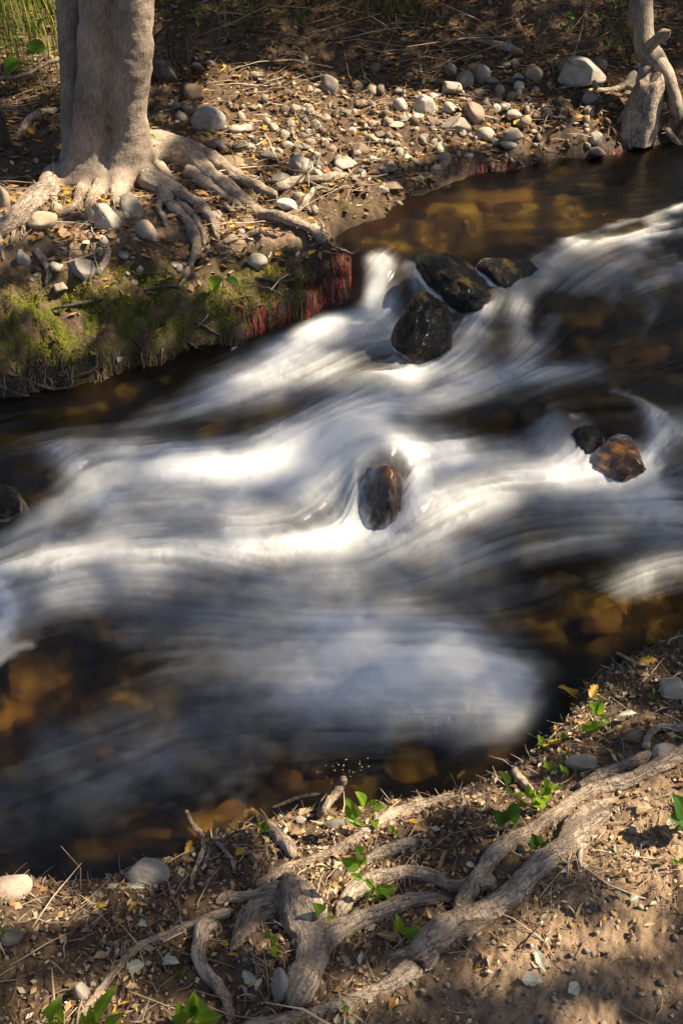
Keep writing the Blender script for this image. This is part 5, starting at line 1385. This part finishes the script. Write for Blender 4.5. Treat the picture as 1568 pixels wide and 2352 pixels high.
plant('weedy clump with long pale shoot between the pale bent root and forked root', (1224, 1856), [[(1224, 1856), (1185, 1832), (1168, 1806)], [(1224, 1856), (1250, 1822), (1262, 1798)], [(1224, 1856), (1222, 1830)]],
      [(1168, 1808, 1155, 1773, .4), (1182, 1832, 1158, 1816, .35), (1224, 1850, 1236, 1806, .6), (1245, 1832, 1264, 1800, .5), (1258, 1818, 1250, 1780, .35), (1200, 1840, 1190, 1812, .4), (1262, 1815, 1288, 1794, .35), (1210, 1850, 1186, 1846, .5), (1236, 1842, 1262, 1836, .5), (1222, 1836, 1210, 1804, .4)])
plant('young plant with one broad dull leaf and bright top leaves near the yellow leaf', (1406, 1682), [[(1406, 1682), (1376, 1650), (1358, 1614)]],
      [(1368, 1640, 1354, 1608, .45), (1372, 1645, 1377, 1606, .4), (1378, 1650, 1397, 1640, .4), (1384, 1664, 1331, 1682, .45), (1376, 1652, 1399, 1656, .4), (1366, 1630, 1348, 1624, .4)])
plant('bottom edge plant with long lance shaped pale green leaves', (222, 2380), [[(222, 2380), (230, 2345)]], [(214, 2356, 250, 2290, .24), (236, 2364, 274, 2318, .25), (205, 2356, 184, 2338, .5), (222, 2360, 200, 2330, .4)])
plant('leafy green plant at the bottom edge under the hooked root', (446, 2366), [[(446, 2366), (440, 2330)]], [(440, 2348, 464, 2290, .6), (446, 2348, 498, 2304, .55), (430, 2346, 404, 2318, .5), (430, 2352, 390, 2346, .5), (440, 2332, 424, 2310, .5), (452, 2352, 480, 2340, .6), (446, 2340, 440, 2304, .4)])
plant('small round leaved sprout at the bottom edge left of the lance leaved plant', (126, 2360), [[(126, 2360), (128, 2334)]], [(128, 2338, 131, 2308, .8), (126, 2342, 105, 2334, .8), (130, 2346, 144, 2338, .7), (126, 2348, 112, 2352, .7)])
plant('broad shaded leaves cut by the right edge above the sunlit dirt', (1580, 1905), [[(1580, 1905), (1566, 1878)]], [(1570, 1890, 1534, 1858, .7), (1575, 1876, 1552, 1834, .6), (1570, 1895, 1545, 1900, .5)], mk='darkleaf')
plant('tiny bright sprout at the right edge in the sunlit dirt', (1560, 1992), [[(1560, 1992), (1556, 1980)]], [(1556, 1984, 1542, 1976, .5), (1558, 1984, 1572, 1972, .5), (1557, 1988, 1545, 1990, .5)])
plant('low green leaf with withered companions under the forked root', (925, 2158), [], [(920, 2146, 964, 2128, .55), (916, 2144, 913, 2108, .35), (920, 2154, 866, 2148, .4, 'brown'), (930, 2164, 878, 2160, .3, 'darkleaf')])
plant('shaded weed with ragged leaves left of the upper fork limb', (1166, 1906), [[(1166, 1906), (1168, 1880)]], [(1166, 1888, 1128, 1874, .5), (1170, 1882, 1181, 1848, .6), (1174, 1890, 1192, 1868, .6), (1166, 1905, 1180, 1894, .5), (1160, 1892, 1140, 1856, .5)], mk='darkleaf')
plant('dark leafy weed inside the fork of the long root', (1240, 1950), [], [(1236, 1945, 1222, 1920, .7), (1240, 1946, 1258, 1926, .7), (1172, 2000, 1150, 1976, .6), (1176, 1998, 1196, 1980, .5)], mk='darkleaf')
plant('slender green shoot standing at the near water edge against the foam', (1240, 1722), [[(1240, 1722), (1244, 1700)]], [(1244, 1712, 1236, 1694, .45), (1246, 1712, 1254, 1700, .4), (1243, 1716, 1232, 1708, .4)])
plant('second tiny shoot just right of the slender one at the water edge', (1298, 1705), [[(1298, 1705), (1296, 1684)]], [(1296, 1694, 1290, 1676, .45), (1297, 1696, 1306, 1684, .4)])
plant('pair of glowing toothed leaves on the moss slope', (506, 700), [[(506, 700), (512, 660), (513, 640)]], [(508, 640, 478, 674, .6), (518, 640, 552, 656, .6), (512, 644, 500, 636, .4)], lean=.3)
plant('yellow green sprout growing in the fork of the large tree roots', (355, 385), [[(355, 385), (345, 350), (330, 318)], [(340, 352), (352, 335)]], [(330, 312, 306, 291, .7), (335, 306, 346, 294, .6), (340, 312, 360, 318, .6), (335, 332, 346, 346, .6), (345, 345, 361, 349, .6), (318, 350, 309, 334, .6), (348, 340, 358, 334, .5), (330, 316, 324, 296, .5), (336, 330, 324, 328, .5)], lean=.5)
plant('sapling with big toothed green leaves at the upper left edge', (100, 215), [[(100, 215), (85, 170), (60, 125), (40, 80)], [(85, 170), (40, 160)]], [(108, 116, 54, 104, .6), (54, 142, 10, 172, .8), (44, 92, 28, 78, .6), (88, 66, 100, 40, .6), (80, 70, 70, 44, .5), (60, 125, 90, 118, .5)], mk='leaf')
plant('shrub with bare brown stems and a few leaves behind the large tree', (437, 185), [[(437, 185), (428, 100), (424, -30)], [(430, 180), (398, 110), (414, 30), (420, -30)], [(420, 178), (388, 120), (380, -20)], [(345, 95), (400, 45), (450, 8), (500, -30)], [(424, 215), (418, 170), (400, 130)]],
      [(378, 40, 392, 24, .6), (384, 34, 370, 20, .5), (400, 28, 424, 38, .55), (440, 30, 456, 44, .55), (446, 22, 468, 18, .5), (452, 48, 458, 62, .4), (380, 10, 364, -4, .5), (404, 8, 422, 0, .5), (416, 60, 404, 48, .5), (372, 4, 384, 10, .5)], name='shrub', cat='shrub', sw=6)
for lab, x, y, n_ in [('leafy weed in the dry grass at the top edge above the lit gravel', 700, 60, 14), ('small leafy weed at the top edge just right of the large tree shrub', 560, 48, 10), ('sparse weed growing among twigs at the top middle', 900, 40, 9), ('dark weed at the top edge above the big pale boulder', 1300, 70, 12), ('low weed on the dirt between the large tree and the left edge', 80, 270, 8)]:
    lv = []
    for _ in range(n_):
        a_, b_ = x + random.uniform(-26, 26), y - random.uniform(0, 44)
        lv.append((a_, b_, a_ + random.uniform(-16, 16), b_ - random.uniform(2, 14), .5, random.choice(['leaf', 'darkleaf'])))
    plant(lab, (x, y), [[(x, y), (x + random.uniform(-14, 14), y - 40)], [(x, y), (x + random.uniform(-20, 20), y - 34)]], lv, name='weed')
sh = [(1392 + random.uniform(-20, 70), random.uniform(-10, 95)) for _ in range(34)]
plant('dark leafy sprigs hanging beside the leaning tree', (1446, 150), [[(1446, 150), (1430, 80), (1420, -20)], [(1446, 150), (1448, 60), (1450, -20)], [(1430, 80), (1400, 40), (1385, 0)]],
      [(1416, 92, 1408, 112, .7, 'leaf')] + [(a, b, a + random.uniform(-16, 16), b + random.uniform(4, 18), .6, random.choice(['darkleaf', 'darkleaf', 'leaf'])) for a, b in sh], name='shrub', cat='shrub', mk='darkleaf', sw=5)

for lab, x, y in [('tiny shoot in the litter between the stub root and the bleached elbow root', 604, 1918), ('tiny green shoot below the bright shoot at the water edge', 905, 1925), ('small shoot beside the straight sunlit root at right', 1300, 1790), ('tiny shoot at the foot of the flat half buried grey stone', 1265, 1775), ('small green shoot near the mossy grey stone at right', 1500, 1610), ('small shoot in the litter left of the hooked root', 405, 2250), ('tiny shoot just left of the small dark grey stone in the dirt', 12, 2160), ('small sprout beside the bright low root at the bottom edge', 790, 2330)]:
    lv = []
    for _ in range(random.randint(3, 5)):
        an = random.uniform(20, 160); ln = random.uniform(14, 26); u_ = random.uniform(2, 16)
        lv.append((x, y - u_, x + math.cos(math.radians(an)) * ln, y - u_ - math.sin(math.radians(an)) * ln * .7, random.choice([.4, .5, .6])))
    plant(lab, (x, y), [[(x, y), (x + random.uniform(-4, 4), y - 20)]], lv, name='seedling')

def fallen(label, x, y, L, ang, kind, wid=.45, lift=.008, tilt=.25):
    g = ground(x, y, False, lift)
    s = pxsize(g, 1)
    d = np.array([math.cos(math.radians(ang)), math.sin(math.radians(ang)), random.uniform(-.05, .2)])
    n = np.array([random.uniform(-tilt, tilt), random.uniform(-tilt, tilt) - .15, 1])
    o = link('fallen_leaf', leaf_lib(kind, round(wid, 1)))
    o.rotation_mode = 'QUATERNION'; o.rotation_quaternion = basis(d, n).to_quaternion()
    o.scale = (L * s,) * 3
    o.location = Vector(g) - o.rotation_quaternion @ Vector((L * s * .5, 0, 0))
    return tag(o, label, 'leaf', 'fallen leaves on the banks')
for a in [
    ('large curled yellow leaf at the near water edge', 1308, 1592, 62, -40, 'yellow', .5, .03, .6), ('upright torn yellow leaf right behind the large curled one', 1362, 1588, 46, 60, 'yellow', .4, .04, .6), ('ochre leaf caught under the thin curved twig at the right', 1486, 1520, 44, 8, 'yellow', .4, .02),
    ('slim pale green leaf lying below the speckled grey stone', 312, 2039, 44, -5, 'pale', .35), ('pale grey leaf with dark spots left of the hooked root', 390, 2208, 46, -10, 'pale', .5), ('cream triangular leaf above the trailing thin root', 312, 2224, 44, 15, 'pale', .7), ('dull tan leaf left of the cream triangular one', 165, 2260, 36, 8, 'brown', .5),
    ('long pale green leaf lying alone on the brown dirt', 1238, 2206, 56, 285, 'pale', .4), ('orange curled leaf below the fork base', 1128, 2204, 42, 250, 'brown', .5), ('grey crumpled leaf above the bottom edge dirt', 1222, 2252, 50, -5, 'pale', .6), ('white torn leaf near the bottom right', 1316, 2272, 36, 40, 'pale', .8), ('pale leaf on the right dirt patch', 1455, 2066, 24, 30, 'pale', .8),
    ('curved tan strip of bark standing out on the dirt', 1330, 2090, 50, 60, 'brown', .2), ('tan bark strip leaning above the grey root', 1016, 1974, 58, 68, 'brown', .2), ('pale leaf beside the tan bark strip above the grey root', 1080, 1988, 22, 330, 'pale', .6), ('yellow brown leaf lying on the shaded far slope', 949, 84, 22, 15, 'yellow', .5),
    ('ochre leaf standing in the litter beside the twisted twig root', 434, 1945, 40, 80, 'yellow', .4, .02, .6), ('yellow round leaf below the bleached elbow root', 552, 1957, 26, 20, 'yellow', .7), ('orange brown leaf lying near the stub root', 685, 1912, 40, 10, 'brown', .5), ('tan curled leaf right of the speckled grey stone', 430, 1972, 34, -20, 'brown', .5),
    ('brown leaf in the hollow right of the hooked root', 600, 2180, 40, 50, 'brown', .5), ('grey green leaf in the hollow beside the wedged stone', 570, 2246, 46, 130, 'pale', .5), ('second grey leaf low in the hollow by the wedged stone', 594, 2260, 34, 70, 'pale', .4), ('orange leaf lying left of the curled tan leaf by the water', 306, 2082, 30, 60, 'yellow', .5),
    ('small rusty leaf left of the trailing thin root', 234, 2080, 26, -10, 'yellow', .5), ('pale chip shaped leaf under the slim pale green one', 328, 2122, 24, -30, 'pale', .7), ('white leaf caught at the foot of the mossy bank', 540, 803, 22, 30, 'pale', .5, .02), ('second pale leaf caught low on the mossy bank', 277, 825, 24, 75, 'pale', .5, .02),
    ('white leaf standing by the twisted roots near the foam edge', 1058, 1780, 32, 45, 'pale', .3, .02, .6), ('pale curled leaf above the bent pale root', 1440, 1640, 44, 8, 'pale', .3, .02), ('tan cupped leaf near the brown grey stone', 1490, 1648, 30, -10, 'brown', .7, .015), ('orange leaf lying below the slender shoot', 1276, 1708, 36, 5, 'yellow', .4, .01),
    ('yellow leaf pile on the dirt between the left roots', 152, 445, 26, 30, 'yellow', .6), ('second yellow leaf between the left roots', 160, 462, 24, 150, 'yellow', .6), ('green fern like leaf right of the blue grey boulder', 474, 306, 28, -20, 'leaf', .4), ('brown leaf on the dirt by the faint buried root', 965, 1905, 40, -15, 'brown', .6), ('ragged tan leaf near the sunlit dirt at right', 1480, 1860, 46, 20, 'brown', .7), ('pale shred left of the fallen bark at the fork base', 828, 2200, 32, 80, 'pale', .4)]:
    fallen(*a)

# ------------------------------------------------------------------ ground cover that nobody could count
PAL = np.array([(.36, .25, .14), (.22, .125, .06), (.08, .048, .026), (.44, .37, .28), (.46, .25, .04), (.26, .25, .15), (.29, .18, .085), (.14, .085, .045)])
def scatter_world(n, box, seed, dens):
    r = np.random.default_rng(seed)
    x = r.uniform(box[0], box[1], n); y = r.uniform(box[2], box[3], n)
    px, py, _ = project(np.stack([x, y, T(x, y)], -1))
    k = r.random(n) < dens(x, y, px, py)
    return x[k], y[k], r
def flat_quats(r, n, tilt):
    a = r.uniform(0, 2 * np.pi, n); ax = r.uniform(0, 2 * np.pi, n); t = np.abs(r.normal(0, tilt, n))
    # yaw then tilt about a horizontal axis
    qz = np.stack([np.cos(a / 2), 0 * a, 0 * a, np.sin(a / 2)], -1)
    qt = np.stack([np.cos(t / 2), np.cos(ax) * np.sin(t / 2), np.sin(ax) * np.sin(t / 2), 0 * t], -1)
    w1, x1, y1, z1 = qt.T; w2, x2, y2, z2 = qz.T
    return np.stack([w1 * w2 - x1 * x2 - y1 * y2 - z1 * z2, w1 * x2 + x1 * w2 + y1 * z2 - z1 * y2, w1 * y2 - x1 * z2 + y1 * w2 + z1 * x2, w1 * z2 + x1 * y2 - y1 * x2 + z1 * w2], -1)
CHIP = np.array([[-.5, 0, .02], [-.05, .27, .1], [.5, 0, .04], [.05, -.25, .1], [0, 0, 0]], float)
CHIPF = np.array([[0, 4, 1], [1, 4, 2], [2, 4, 3], [3, 4, 0]])
TH3 = np.array([0, 2.1, 4.2])
TW = np.concatenate([np.stack([np.full(3, x), np.cos(TH3) * w + by, np.sin(TH3) * w + bz], -1) for x, w, by, bz in ((-.5, .5, 0, 0), (-.15, .9, .06, .02), (.2, .8, .02, .05), (.5, .3, -.05, .02))])
TWF = np.array([[i * 3 + j, i * 3 + (j + 1) % 3, (i + 1) * 3 + (j + 1) % 3, (i + 1) * 3 + j] for i in range(3) for j in range(3)])
def litter(name, n, box, seed, dens, size, label, weights):
    x, y, r = scatter_world(n, box, seed, dens)
    m = len(x)
    sz = r.choice(size, m) * r.uniform(.7, 1.4, m)
    base = CHIP[None] * np.stack([np.ones(m), r.uniform(.5, 1.3, m), r.uniform(-.5, 1.6, m)], -1)[:, None]
    q = flat_quats(r, m, .45)
    w, a, b, c = q.T
    R = rotq(q, np.eye(3)).transpose(0, 2, 1)
    V = np.einsum('nij,nkj->nki', R, base) * sz[:, None, None] + np.stack([x, y, T(x, y) + sz * .16 + .003], -1)[:, None]
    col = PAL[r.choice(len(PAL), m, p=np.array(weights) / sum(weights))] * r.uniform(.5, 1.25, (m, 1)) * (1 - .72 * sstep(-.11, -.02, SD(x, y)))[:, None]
    col = np.repeat(np.c_[col, np.ones(m)][:, None], 5, 1).reshape(-1, 4)
    v, f = batch(V, CHIPF)
    tag(link(name, np_mesh(name, v, f, False, {'tint': ('FLOAT_COLOR', col)}), M['litter']), label, kind='stuff')
def sticks(name, n, box, seed, dens, lens, thick, label, pal, tilt=.12, lift=.005):
    x, y, r = scatter_world(n, box, seed, dens)
    m = len(x)
    L = r.choice(lens, m) * r.uniform(.6, 1.5, m)
    base = TW[None] * np.stack([np.ones(m), np.full(m, 1.0), np.full(m, 1.0)], -1)[:, None]
    th = r.uniform(thick[0], thick[1], m)
    base = np.repeat(TW[None], m, 0).copy()
    cy = np.array([0, .06, .02, -.05]).repeat(3); cz = np.array([0, .02, .05, .02]).repeat(3)
    base[:, :, 1] = (TW[:, 1] - cy)[None] * th[:, None] / L[:, None] + cy[None] * r.uniform(-2.2, 2.2, (m, 1))
    base[:, :, 2] = (TW[:, 2] - cz)[None] * th[:, None] / L[:, None] + cz[None] * r.uniform(0, 2.0, (m, 1))
    R = rotq(flat_quats(r, m, tilt), np.eye(3)).transpose(0, 2, 1)
    V = np.einsum('nij,nkj->nki', R, base) * L[:, None, None] + np.stack([x, y, T(x, y) + lift], -1)[:, None]
    pal = np.array(pal); col = pal[r.integers(0, len(pal), m)] * r.uniform(.6, 1.3, (m, 1))
    col = np.repeat(np.c_[col, np.ones(m)][:, None], 12, 1).reshape(-1, 4)
    v, f = batch(V, TWF)
    tag(link(name, np_mesh(name, v, f, True, {'tint': ('FLOAT_COLOR', col)}), M['strand']), label, kind='stuff')

NB_BOX = (-1.15, 1.75, .42, 1.75); FB_BOX = (-2.3, 2.5, 2.35, 5.4)
dirt = lambda px, py: np.clip(np.exp(-((px - 1440) / 230) ** 2 - ((py - 2190) / 110) ** 2) * 1.3 + np.exp(-((px - 1300) / 300) ** 2 - ((py - 2330) / 90) ** 2) * 1.1, 0, .94)
near_d = lambda x, y, px, py: np.where(SD(x, y) < -.01, 1, 0) * (1 - dirt(px, py)) * (.35 + .65 * sstep(.35, .6, fbm(x * 9, y * 9, o=2, seed=51)))
far_d = lambda x, y, px, py: np.where(SD(x, y) < -.05, 1, 0) * np.where((py > 600) & (px < 850), .12, 1) * (.3 + .7 * sstep(.35, .6, fbm(x * 5, y * 5, o=2, seed=52)))
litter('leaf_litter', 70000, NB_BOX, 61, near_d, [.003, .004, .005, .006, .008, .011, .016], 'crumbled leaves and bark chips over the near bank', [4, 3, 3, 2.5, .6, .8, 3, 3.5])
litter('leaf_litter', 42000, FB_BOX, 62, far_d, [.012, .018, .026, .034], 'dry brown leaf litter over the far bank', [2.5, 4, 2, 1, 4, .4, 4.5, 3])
sticks('twig_litter', 13000, NB_BOX, 63, near_d, [.015, .025, .04, .06], (.0006, .0016), 'thin broken twigs over the near bank', [(.30, .22, .14), (.14, .09, .055), (.4, .33, .24), (.07, .045, .03)], .2)
sticks('fine_roots', 420, NB_BOX, 67, near_d, [.06, .09, .14], (.0012, .0026), 'fine bare rootlets lying over the near bank', [(.30, .22, .15), (.2, .14, .09), (.4, .32, .24)], .1, .005)
sticks('twig_litter', 5200, FB_BOX, 64, far_d, [.05, .09, .15, .25], (.0014, .003), 'thin fallen twigs over the far bank', [(.28, .2, .13), (.14, .09, .055), (.4, .33, .25), (.07, .045, .03)], .2, .012)
sticks('brush', 240, (-.9, 1.6, 3.9, 5.4), 65, lambda x, y, px, py: ((px > 380) & (px < 1400) & (py < 190)) * 1.0, [.25, .45, .7], (.0016, .0032), 'tangle of dry grey twigs at the top of the far bank', [(.22, .16, .10), (.12, .085, .055), (.36, .28, .2)], .5, .06)
def gravel(name, n, box, seed, dens, size, label):
    x, y, r = scatter_world(n, box, seed, dens); m = len(x)
    V0, F0 = ICO[1]
    V0 = V0 * np.array([1, .8, .6])
    q = r.normal(size=(m, 4)); q /= np.linalg.norm(q, axis=1)[:, None]
    sz = r.choice(size, m) * r.uniform(.6, 1.3, m)
    V = np.repeat(V0[None], m, 0) * (1 + .35 * (r.random((m, len(V0), 1)) - .5))
    R = rotq(q, np.eye(3)).transpose(0, 2, 1)
    V = np.einsum('nij,nkj->nki', R, V) * sz[:, None, None] + np.stack([x, y, np.minimum(T(x, y) + sz * .3, np.where(SD(x, y) > 0, WZ(x, y) - sz * 1.3, 9))], -1)[:, None]
    pal = np.array([(.3, .26, .2), (.22, .18, .14), (.36, .29, .21), (.14, .10, .07)] if 'bed' not in name else [(.20, .10, .03), (.10, .06, .03), (.34, .2, .06), (.05, .035, .02)]); col = pal[r.integers(0, 4, m)] * r.uniform(.7, 1.2, (m, 1))
    col = np.repeat(np.c_[col, np.ones(m)][:, None], len(V0), 1).reshape(-1, 4)
    v, f = batch(V, F0)
    tag(link(name, np_mesh(name, v, f, True, {'tint': ('FLOAT_COLOR', col)}), M['gravel']), label, kind='stuff')
gravel('gravel', 6000, FB_BOX, 71, lambda x, y, px, py: (SD(x, y) < -.04) * np.clip(.9 * np.exp(-((py - 310) / 110) ** 2) * ((px > 380)) + .35 * ((py > 480) & (py < 640) & (px < 560)), 0, 1), [.008, .012, .018, .026], 'loose gravel over the far bank')
gravel('gravel', 15000, NB_BOX, 72, lambda x, y, px, py: (SD(x, y) < -.02) * .8 + 0 * x, [.0015, .002, .003, .0045, .006], 'tiny grit over the near bank dirt')
gravel('streambed_pebbles', 700, (-1.7, 2.4, .9, 4.4), 73, lambda x, y, px, py: (SD(x, y) > .02) * 1.0, [.012, .02, .03, .045], 'amber pebbles on the stream bed')

# moss, blades and hanging rootlets
BL = np.array([[0, -.5, 0], [0, .5, 0], [.10, -.42, .4], [.10, .42, .4], [.30, -.26, .75], [.30, .26, .75], [.55, 0, 1.0]], float)
BLF = np.array([[0, 1, 3, 2], [2, 3, 5, 4], [4, 5, 6, 6]])
BLT = np.array([[0, 1, 3], [0, 3, 2], [2, 3, 5], [2, 5, 4], [4, 5, 6]])
def blades(name, P, r, hgt, wid, pal, label, m, lean=1.0):
    n = len(P)
    h = r.choice(hgt, n) * r.uniform(.6, 1.3, n); a = r.uniform(0, 2 * np.pi, n); ln = r.uniform(.3, 1.6, n) * lean; w = r.uniform(wid[0], wid[1], n)
    V = np.repeat(BL[None], n, 0).copy()
    lx = V[:, :, 0] * (h * ln)[:, None]; ly = V[:, :, 1] * w[:, None]; lz = V[:, :, 2] * h[:, None]
    c, s_ = np.cos(a)[:, None], np.sin(a)[:, None]
    V = np.stack([lx * c - ly * s_, lx * s_ + ly * c, lz], -1) + P[:, None]
    pal = np.array(pal); col = pal[r.integers(0, len(pal), n)] * r.uniform(.65, 1.3, (n, 1))
    col = np.repeat(np.c_[col, np.ones(n)][:, None], 7, 1).reshape(-1, 4)
    v, f = batch(V, BLT)
    tag(link(name, np_mesh(name, v, f, True, {'tint': ('FLOAT_COLOR', col)}), m), label, kind='stuff')
def ground_pts(n, seed, box, dens):
    x, y, r = scatter_world(n, box, seed, dens)
    return np.stack([x, y, T(x, y)], -1), r
mm = lambda px, py, cx, cy, rx, ry: np.exp(-((px - cx) / rx) ** 2 - ((py - cy) / ry) ** 2)
moss_d = lambda x, y, px, py: (SD(x, y) < .0) * np.clip((1.1 * mm(px, py, 120, 770, 190, 70) + mm(px, py, 330, 720, 200, 85) + .6 * mm(px, py, 80, 690, 90, 30) + mm(px, py, 590, 690, 110, 60) + .6 * mm(px, py, 600, 620, 60, 30) + .5 * mm(px, py, 820, 480, 60, 30) + .7 * mm(px, py, 300, 640, 90, 30)), 0, 1) * sstep(.46, .56, fbm(x * 14, y * 14, o=4, seed=55))
P, r_ = ground_pts(110000, 81, (-1.5, .4, 2.3, 3.3), moss_d)
blades('moss', P, r_, [.005, .008, .011], (.002, .004), [(.14, .145, .012), (.22, .19, .016), (.06, .08, .009), (.32, .24, .022)], 'thick green and golden moss over the far bank slope', M['moss'])
P, r_ = ground_pts(5200, 82, (-2.6, -.9, 3.7, 5.4), lambda x, y, px, py: (px < 165) * (py < 200) * np.where(py < 130, 1, .35))
blades('grass', P, r_, [.15, .25, .38], (.003, .006), [(.16, .22, .03), (.24, .26, .05), (.30, .26, .09), (.10, .16, .02)], 'tall lit grass at the upper left', M['blade'], .5)
P, r_ = ground_pts(3600, 83, (-.6, .9, 4.3, 5.6), lambda x, y, px, py: (px > 500) * (px < 980) * (py < 90) * np.where(py < 50, .8, .25))
blades('grass', P, r_, [.12, .2, .3], (.002, .005), [(.10, .12, .03), (.26, .2, .08), (.14, .16, .03), (.2, .14, .06)], 'thin half dry grass at the top of the far slope', M['blade'], .7)
P, r_ = ground_pts(2600, 84, (-2.4, 2.4, 2.6, 5.2), lambda x, y, px, py: (SD(x, y) < -.08) * np.where((py > 180) & (py < 560), .16, .0) + (px < 320) * (py < 330) * .4)
blades('dry_grass', P, r_, [.04, .08, .12], (.0012, .003), [(.34, .27, .12), (.22, .16, .08), (.2, .2, .06)], 'dry grass wisps over the far bank', M['blade'], .9)
P, r_ = ground_pts(420, 85, NB_BOX, lambda x, y, px, py: (SD(x, y) < -.005) * (SD(x, y) > -.16) * 1.0)
blades('grass', P, r_, [.012, .02, .035], (.0008, .0018), [(.24, .26, .06), (.4, .32, .16), (.16, .22, .04)], 'short grass wisps along the near water edge', M['blade'], .9)
def strands(name, roots, drops, r, thick, pal, label):
    """hanging fibres that follow the bank face down to the water"""
    n = len(roots); K = 6
    V = np.zeros((n, K * 3, 3))
    out = np.array([.25, -1.0]) / math.hypot(.25, 1)
    for k in range(K):
        f = k / (K - 1)
        sway = (fbm(roots[:, 0] * 40 + f * 2, roots[:, 1] * 40, roots[:, 0] * 0 + f * 3, o=2, seed=77) - .5) * .09 * f
        c = roots + np.stack([out[0] * drops * .35 * f + sway, out[1] * drops * (.55 * f ** .7), -drops * f ** 1.3], -1)
        c[:, 2] = np.maximum(c[:, 2], np.where(SD(c[:, 0], c[:, 1]) < 0, T(c[:, 0], c[:, 1]) + .004, -9))
        w = thick * (1 - .75 * f)
        for j in range(3):
            V[:, k * 3 + j] = c + np.stack([np.cos(TH3[j]) * w, np.sin(TH3[j]) * w, 0 * w], -1)
    F = np.array([[i * 3 + j, i * 3 + (j + 1) % 3, (i + 1) * 3 + (j + 1) % 3, (i + 1) * 3 + j] for i in range(K - 1) for j in range(3)])
    pal = np.array(pal); col = pal[r.integers(0, len(pal), n)] * r.uniform(.6, 1.3, (n, 1))
    col = np.repeat(np.c_[col, np.ones(n)][:, None], K * 3, 1).reshape(-1, 4)
    v, f_ = batch(V, F)
    tag(link(name, np_mesh(name, v, f_, True, {'tint': ('FLOAT_COLOR', col)}), M['strand']), label, kind='stuff')
def strand_set(name, n, boxes, seed, drop, thick, pal, label):
    r = np.random.default_rng(seed); R_ = []
    for x0, y0, x1, y1, w in boxes:
        for _ in range(int(n * w)):
            a_, b_ = r.uniform(x0, x1), r.uniform(y0, y1)
            if 'brown' in name and vnoise(np.array(a_ / 26.), np.array(b_ / 60.), seed=99) < .45: continue
            R_.append(ground(a_, b_, False, .006))
    R_ = np.array(R_); m = len(R_)
    strands(name, R_, r.uniform(drop[0], drop[1], m), r, r.uniform(thick[0], thick[1], m), pal, label)
strand_set('red_rootlets', 900, [(760, 575, 868, 640, .5), (700, 640, 850, 700, .3), (560, 690, 740, 770, .25), (850, 500, 905, 530, .15), (900, 455, 1040, 470, .1), (1080, 368, 1340, 382, .2), (1360, 345, 1540, 350, .12)], 86, (.06, .19), (.0006, .0015), [(.10, .014, .01), (.06, .012, .008), (.05, .02, .012), (.34, .14, .08), (.06, .025, .015), (.09, .05, .03), (.34, .03, .02), (.26, .02, .015)], 'red rootlets hanging from the bank corner into the water')
strand_set('brown_rootlets', 420, [(0, 820, 240, 880, .45), (200, 800, 460, 850, .4), (420, 760, 640, 810, .3), (380, 500, 470, 600, .12)], 87, (.02, .10), (.0007, .002), [(.09, .055, .03), (.2, .13, .07), (.05, .03, .02), (.3, .2, .11)], 'brown rootlets hanging along the foot of the mossy bank')
# undergrowth closing the slope above
r_ = np.random.default_rng(88); n = 14000
x = r_.uniform(-4.5, 4.5, n); y = r_.uniform(5.3, 7.5, n); z = T(x, y) + r_.uniform(0, 1, n) ** 1.4 * np.where(x > .5, 1.2, .7)
V, F = leaf_cloud(n, .06, 89); V = V + np.stack([x, y, z], -1)[:, None]
c = np.array([.03, .06, .012]) * r_.uniform(.5, 1.5, (n, 1)); c = np.repeat(np.c_[c, np.ones(n)][:, None], 5, 1).reshape(-1, 4)
v, f = batch(V, F)
tag(link('undergrowth', np_mesh('undergrowth', v, f, False, {'tint': ('FLOAT_COLOR', c)}), M['canopy']), 'dark undergrowth on the slope above the far bank', kind='stuff')

# beads of foam, and white specks put in as glints at the falls
r_ = np.random.default_rng(90); B_ = []
for x, y, rx, ry, n in [(965, 1655, 80, 14, 170), (1050, 1690, 60, 16, 40), (800, 1775, 60, 22, 26), (1190, 710, 26, 26, 40), (1200, 800, 26, 30, 40), (1380, 540, 120, 40, 40)]:
    for _ in range(n):
        g_ = ground(x + r_.normal() * rx * .6, y + r_.normal() * ry * .6, True)
        if SD(g_[0], g_[1]) > .02: B_.append(g_ + np.array([0, 0, .016]))
B_ = np.array(B_); V0, F0 = ICO[1]
V = V0[None] * (r_.choice([.0005, .0007, .0011], len(B_)) * r_.uniform(.7, 1.3, len(B_)))[:, None, None] + B_[:, None]
v, f = batch(V, F0)
m_, nt_, out_ = mat('foam_glint_bead'); b_ = NB(nt_); b_.L(b_.bsdf((.9, .9, .9), .1, None, .6).outputs[0], out_.inputs[0])
tag(link('foam_glint_beads', np_mesh('foam_glint_beads', v, f, True), m_), 'tiny white beads of foam and added glints along the broken current', kind='stuff')
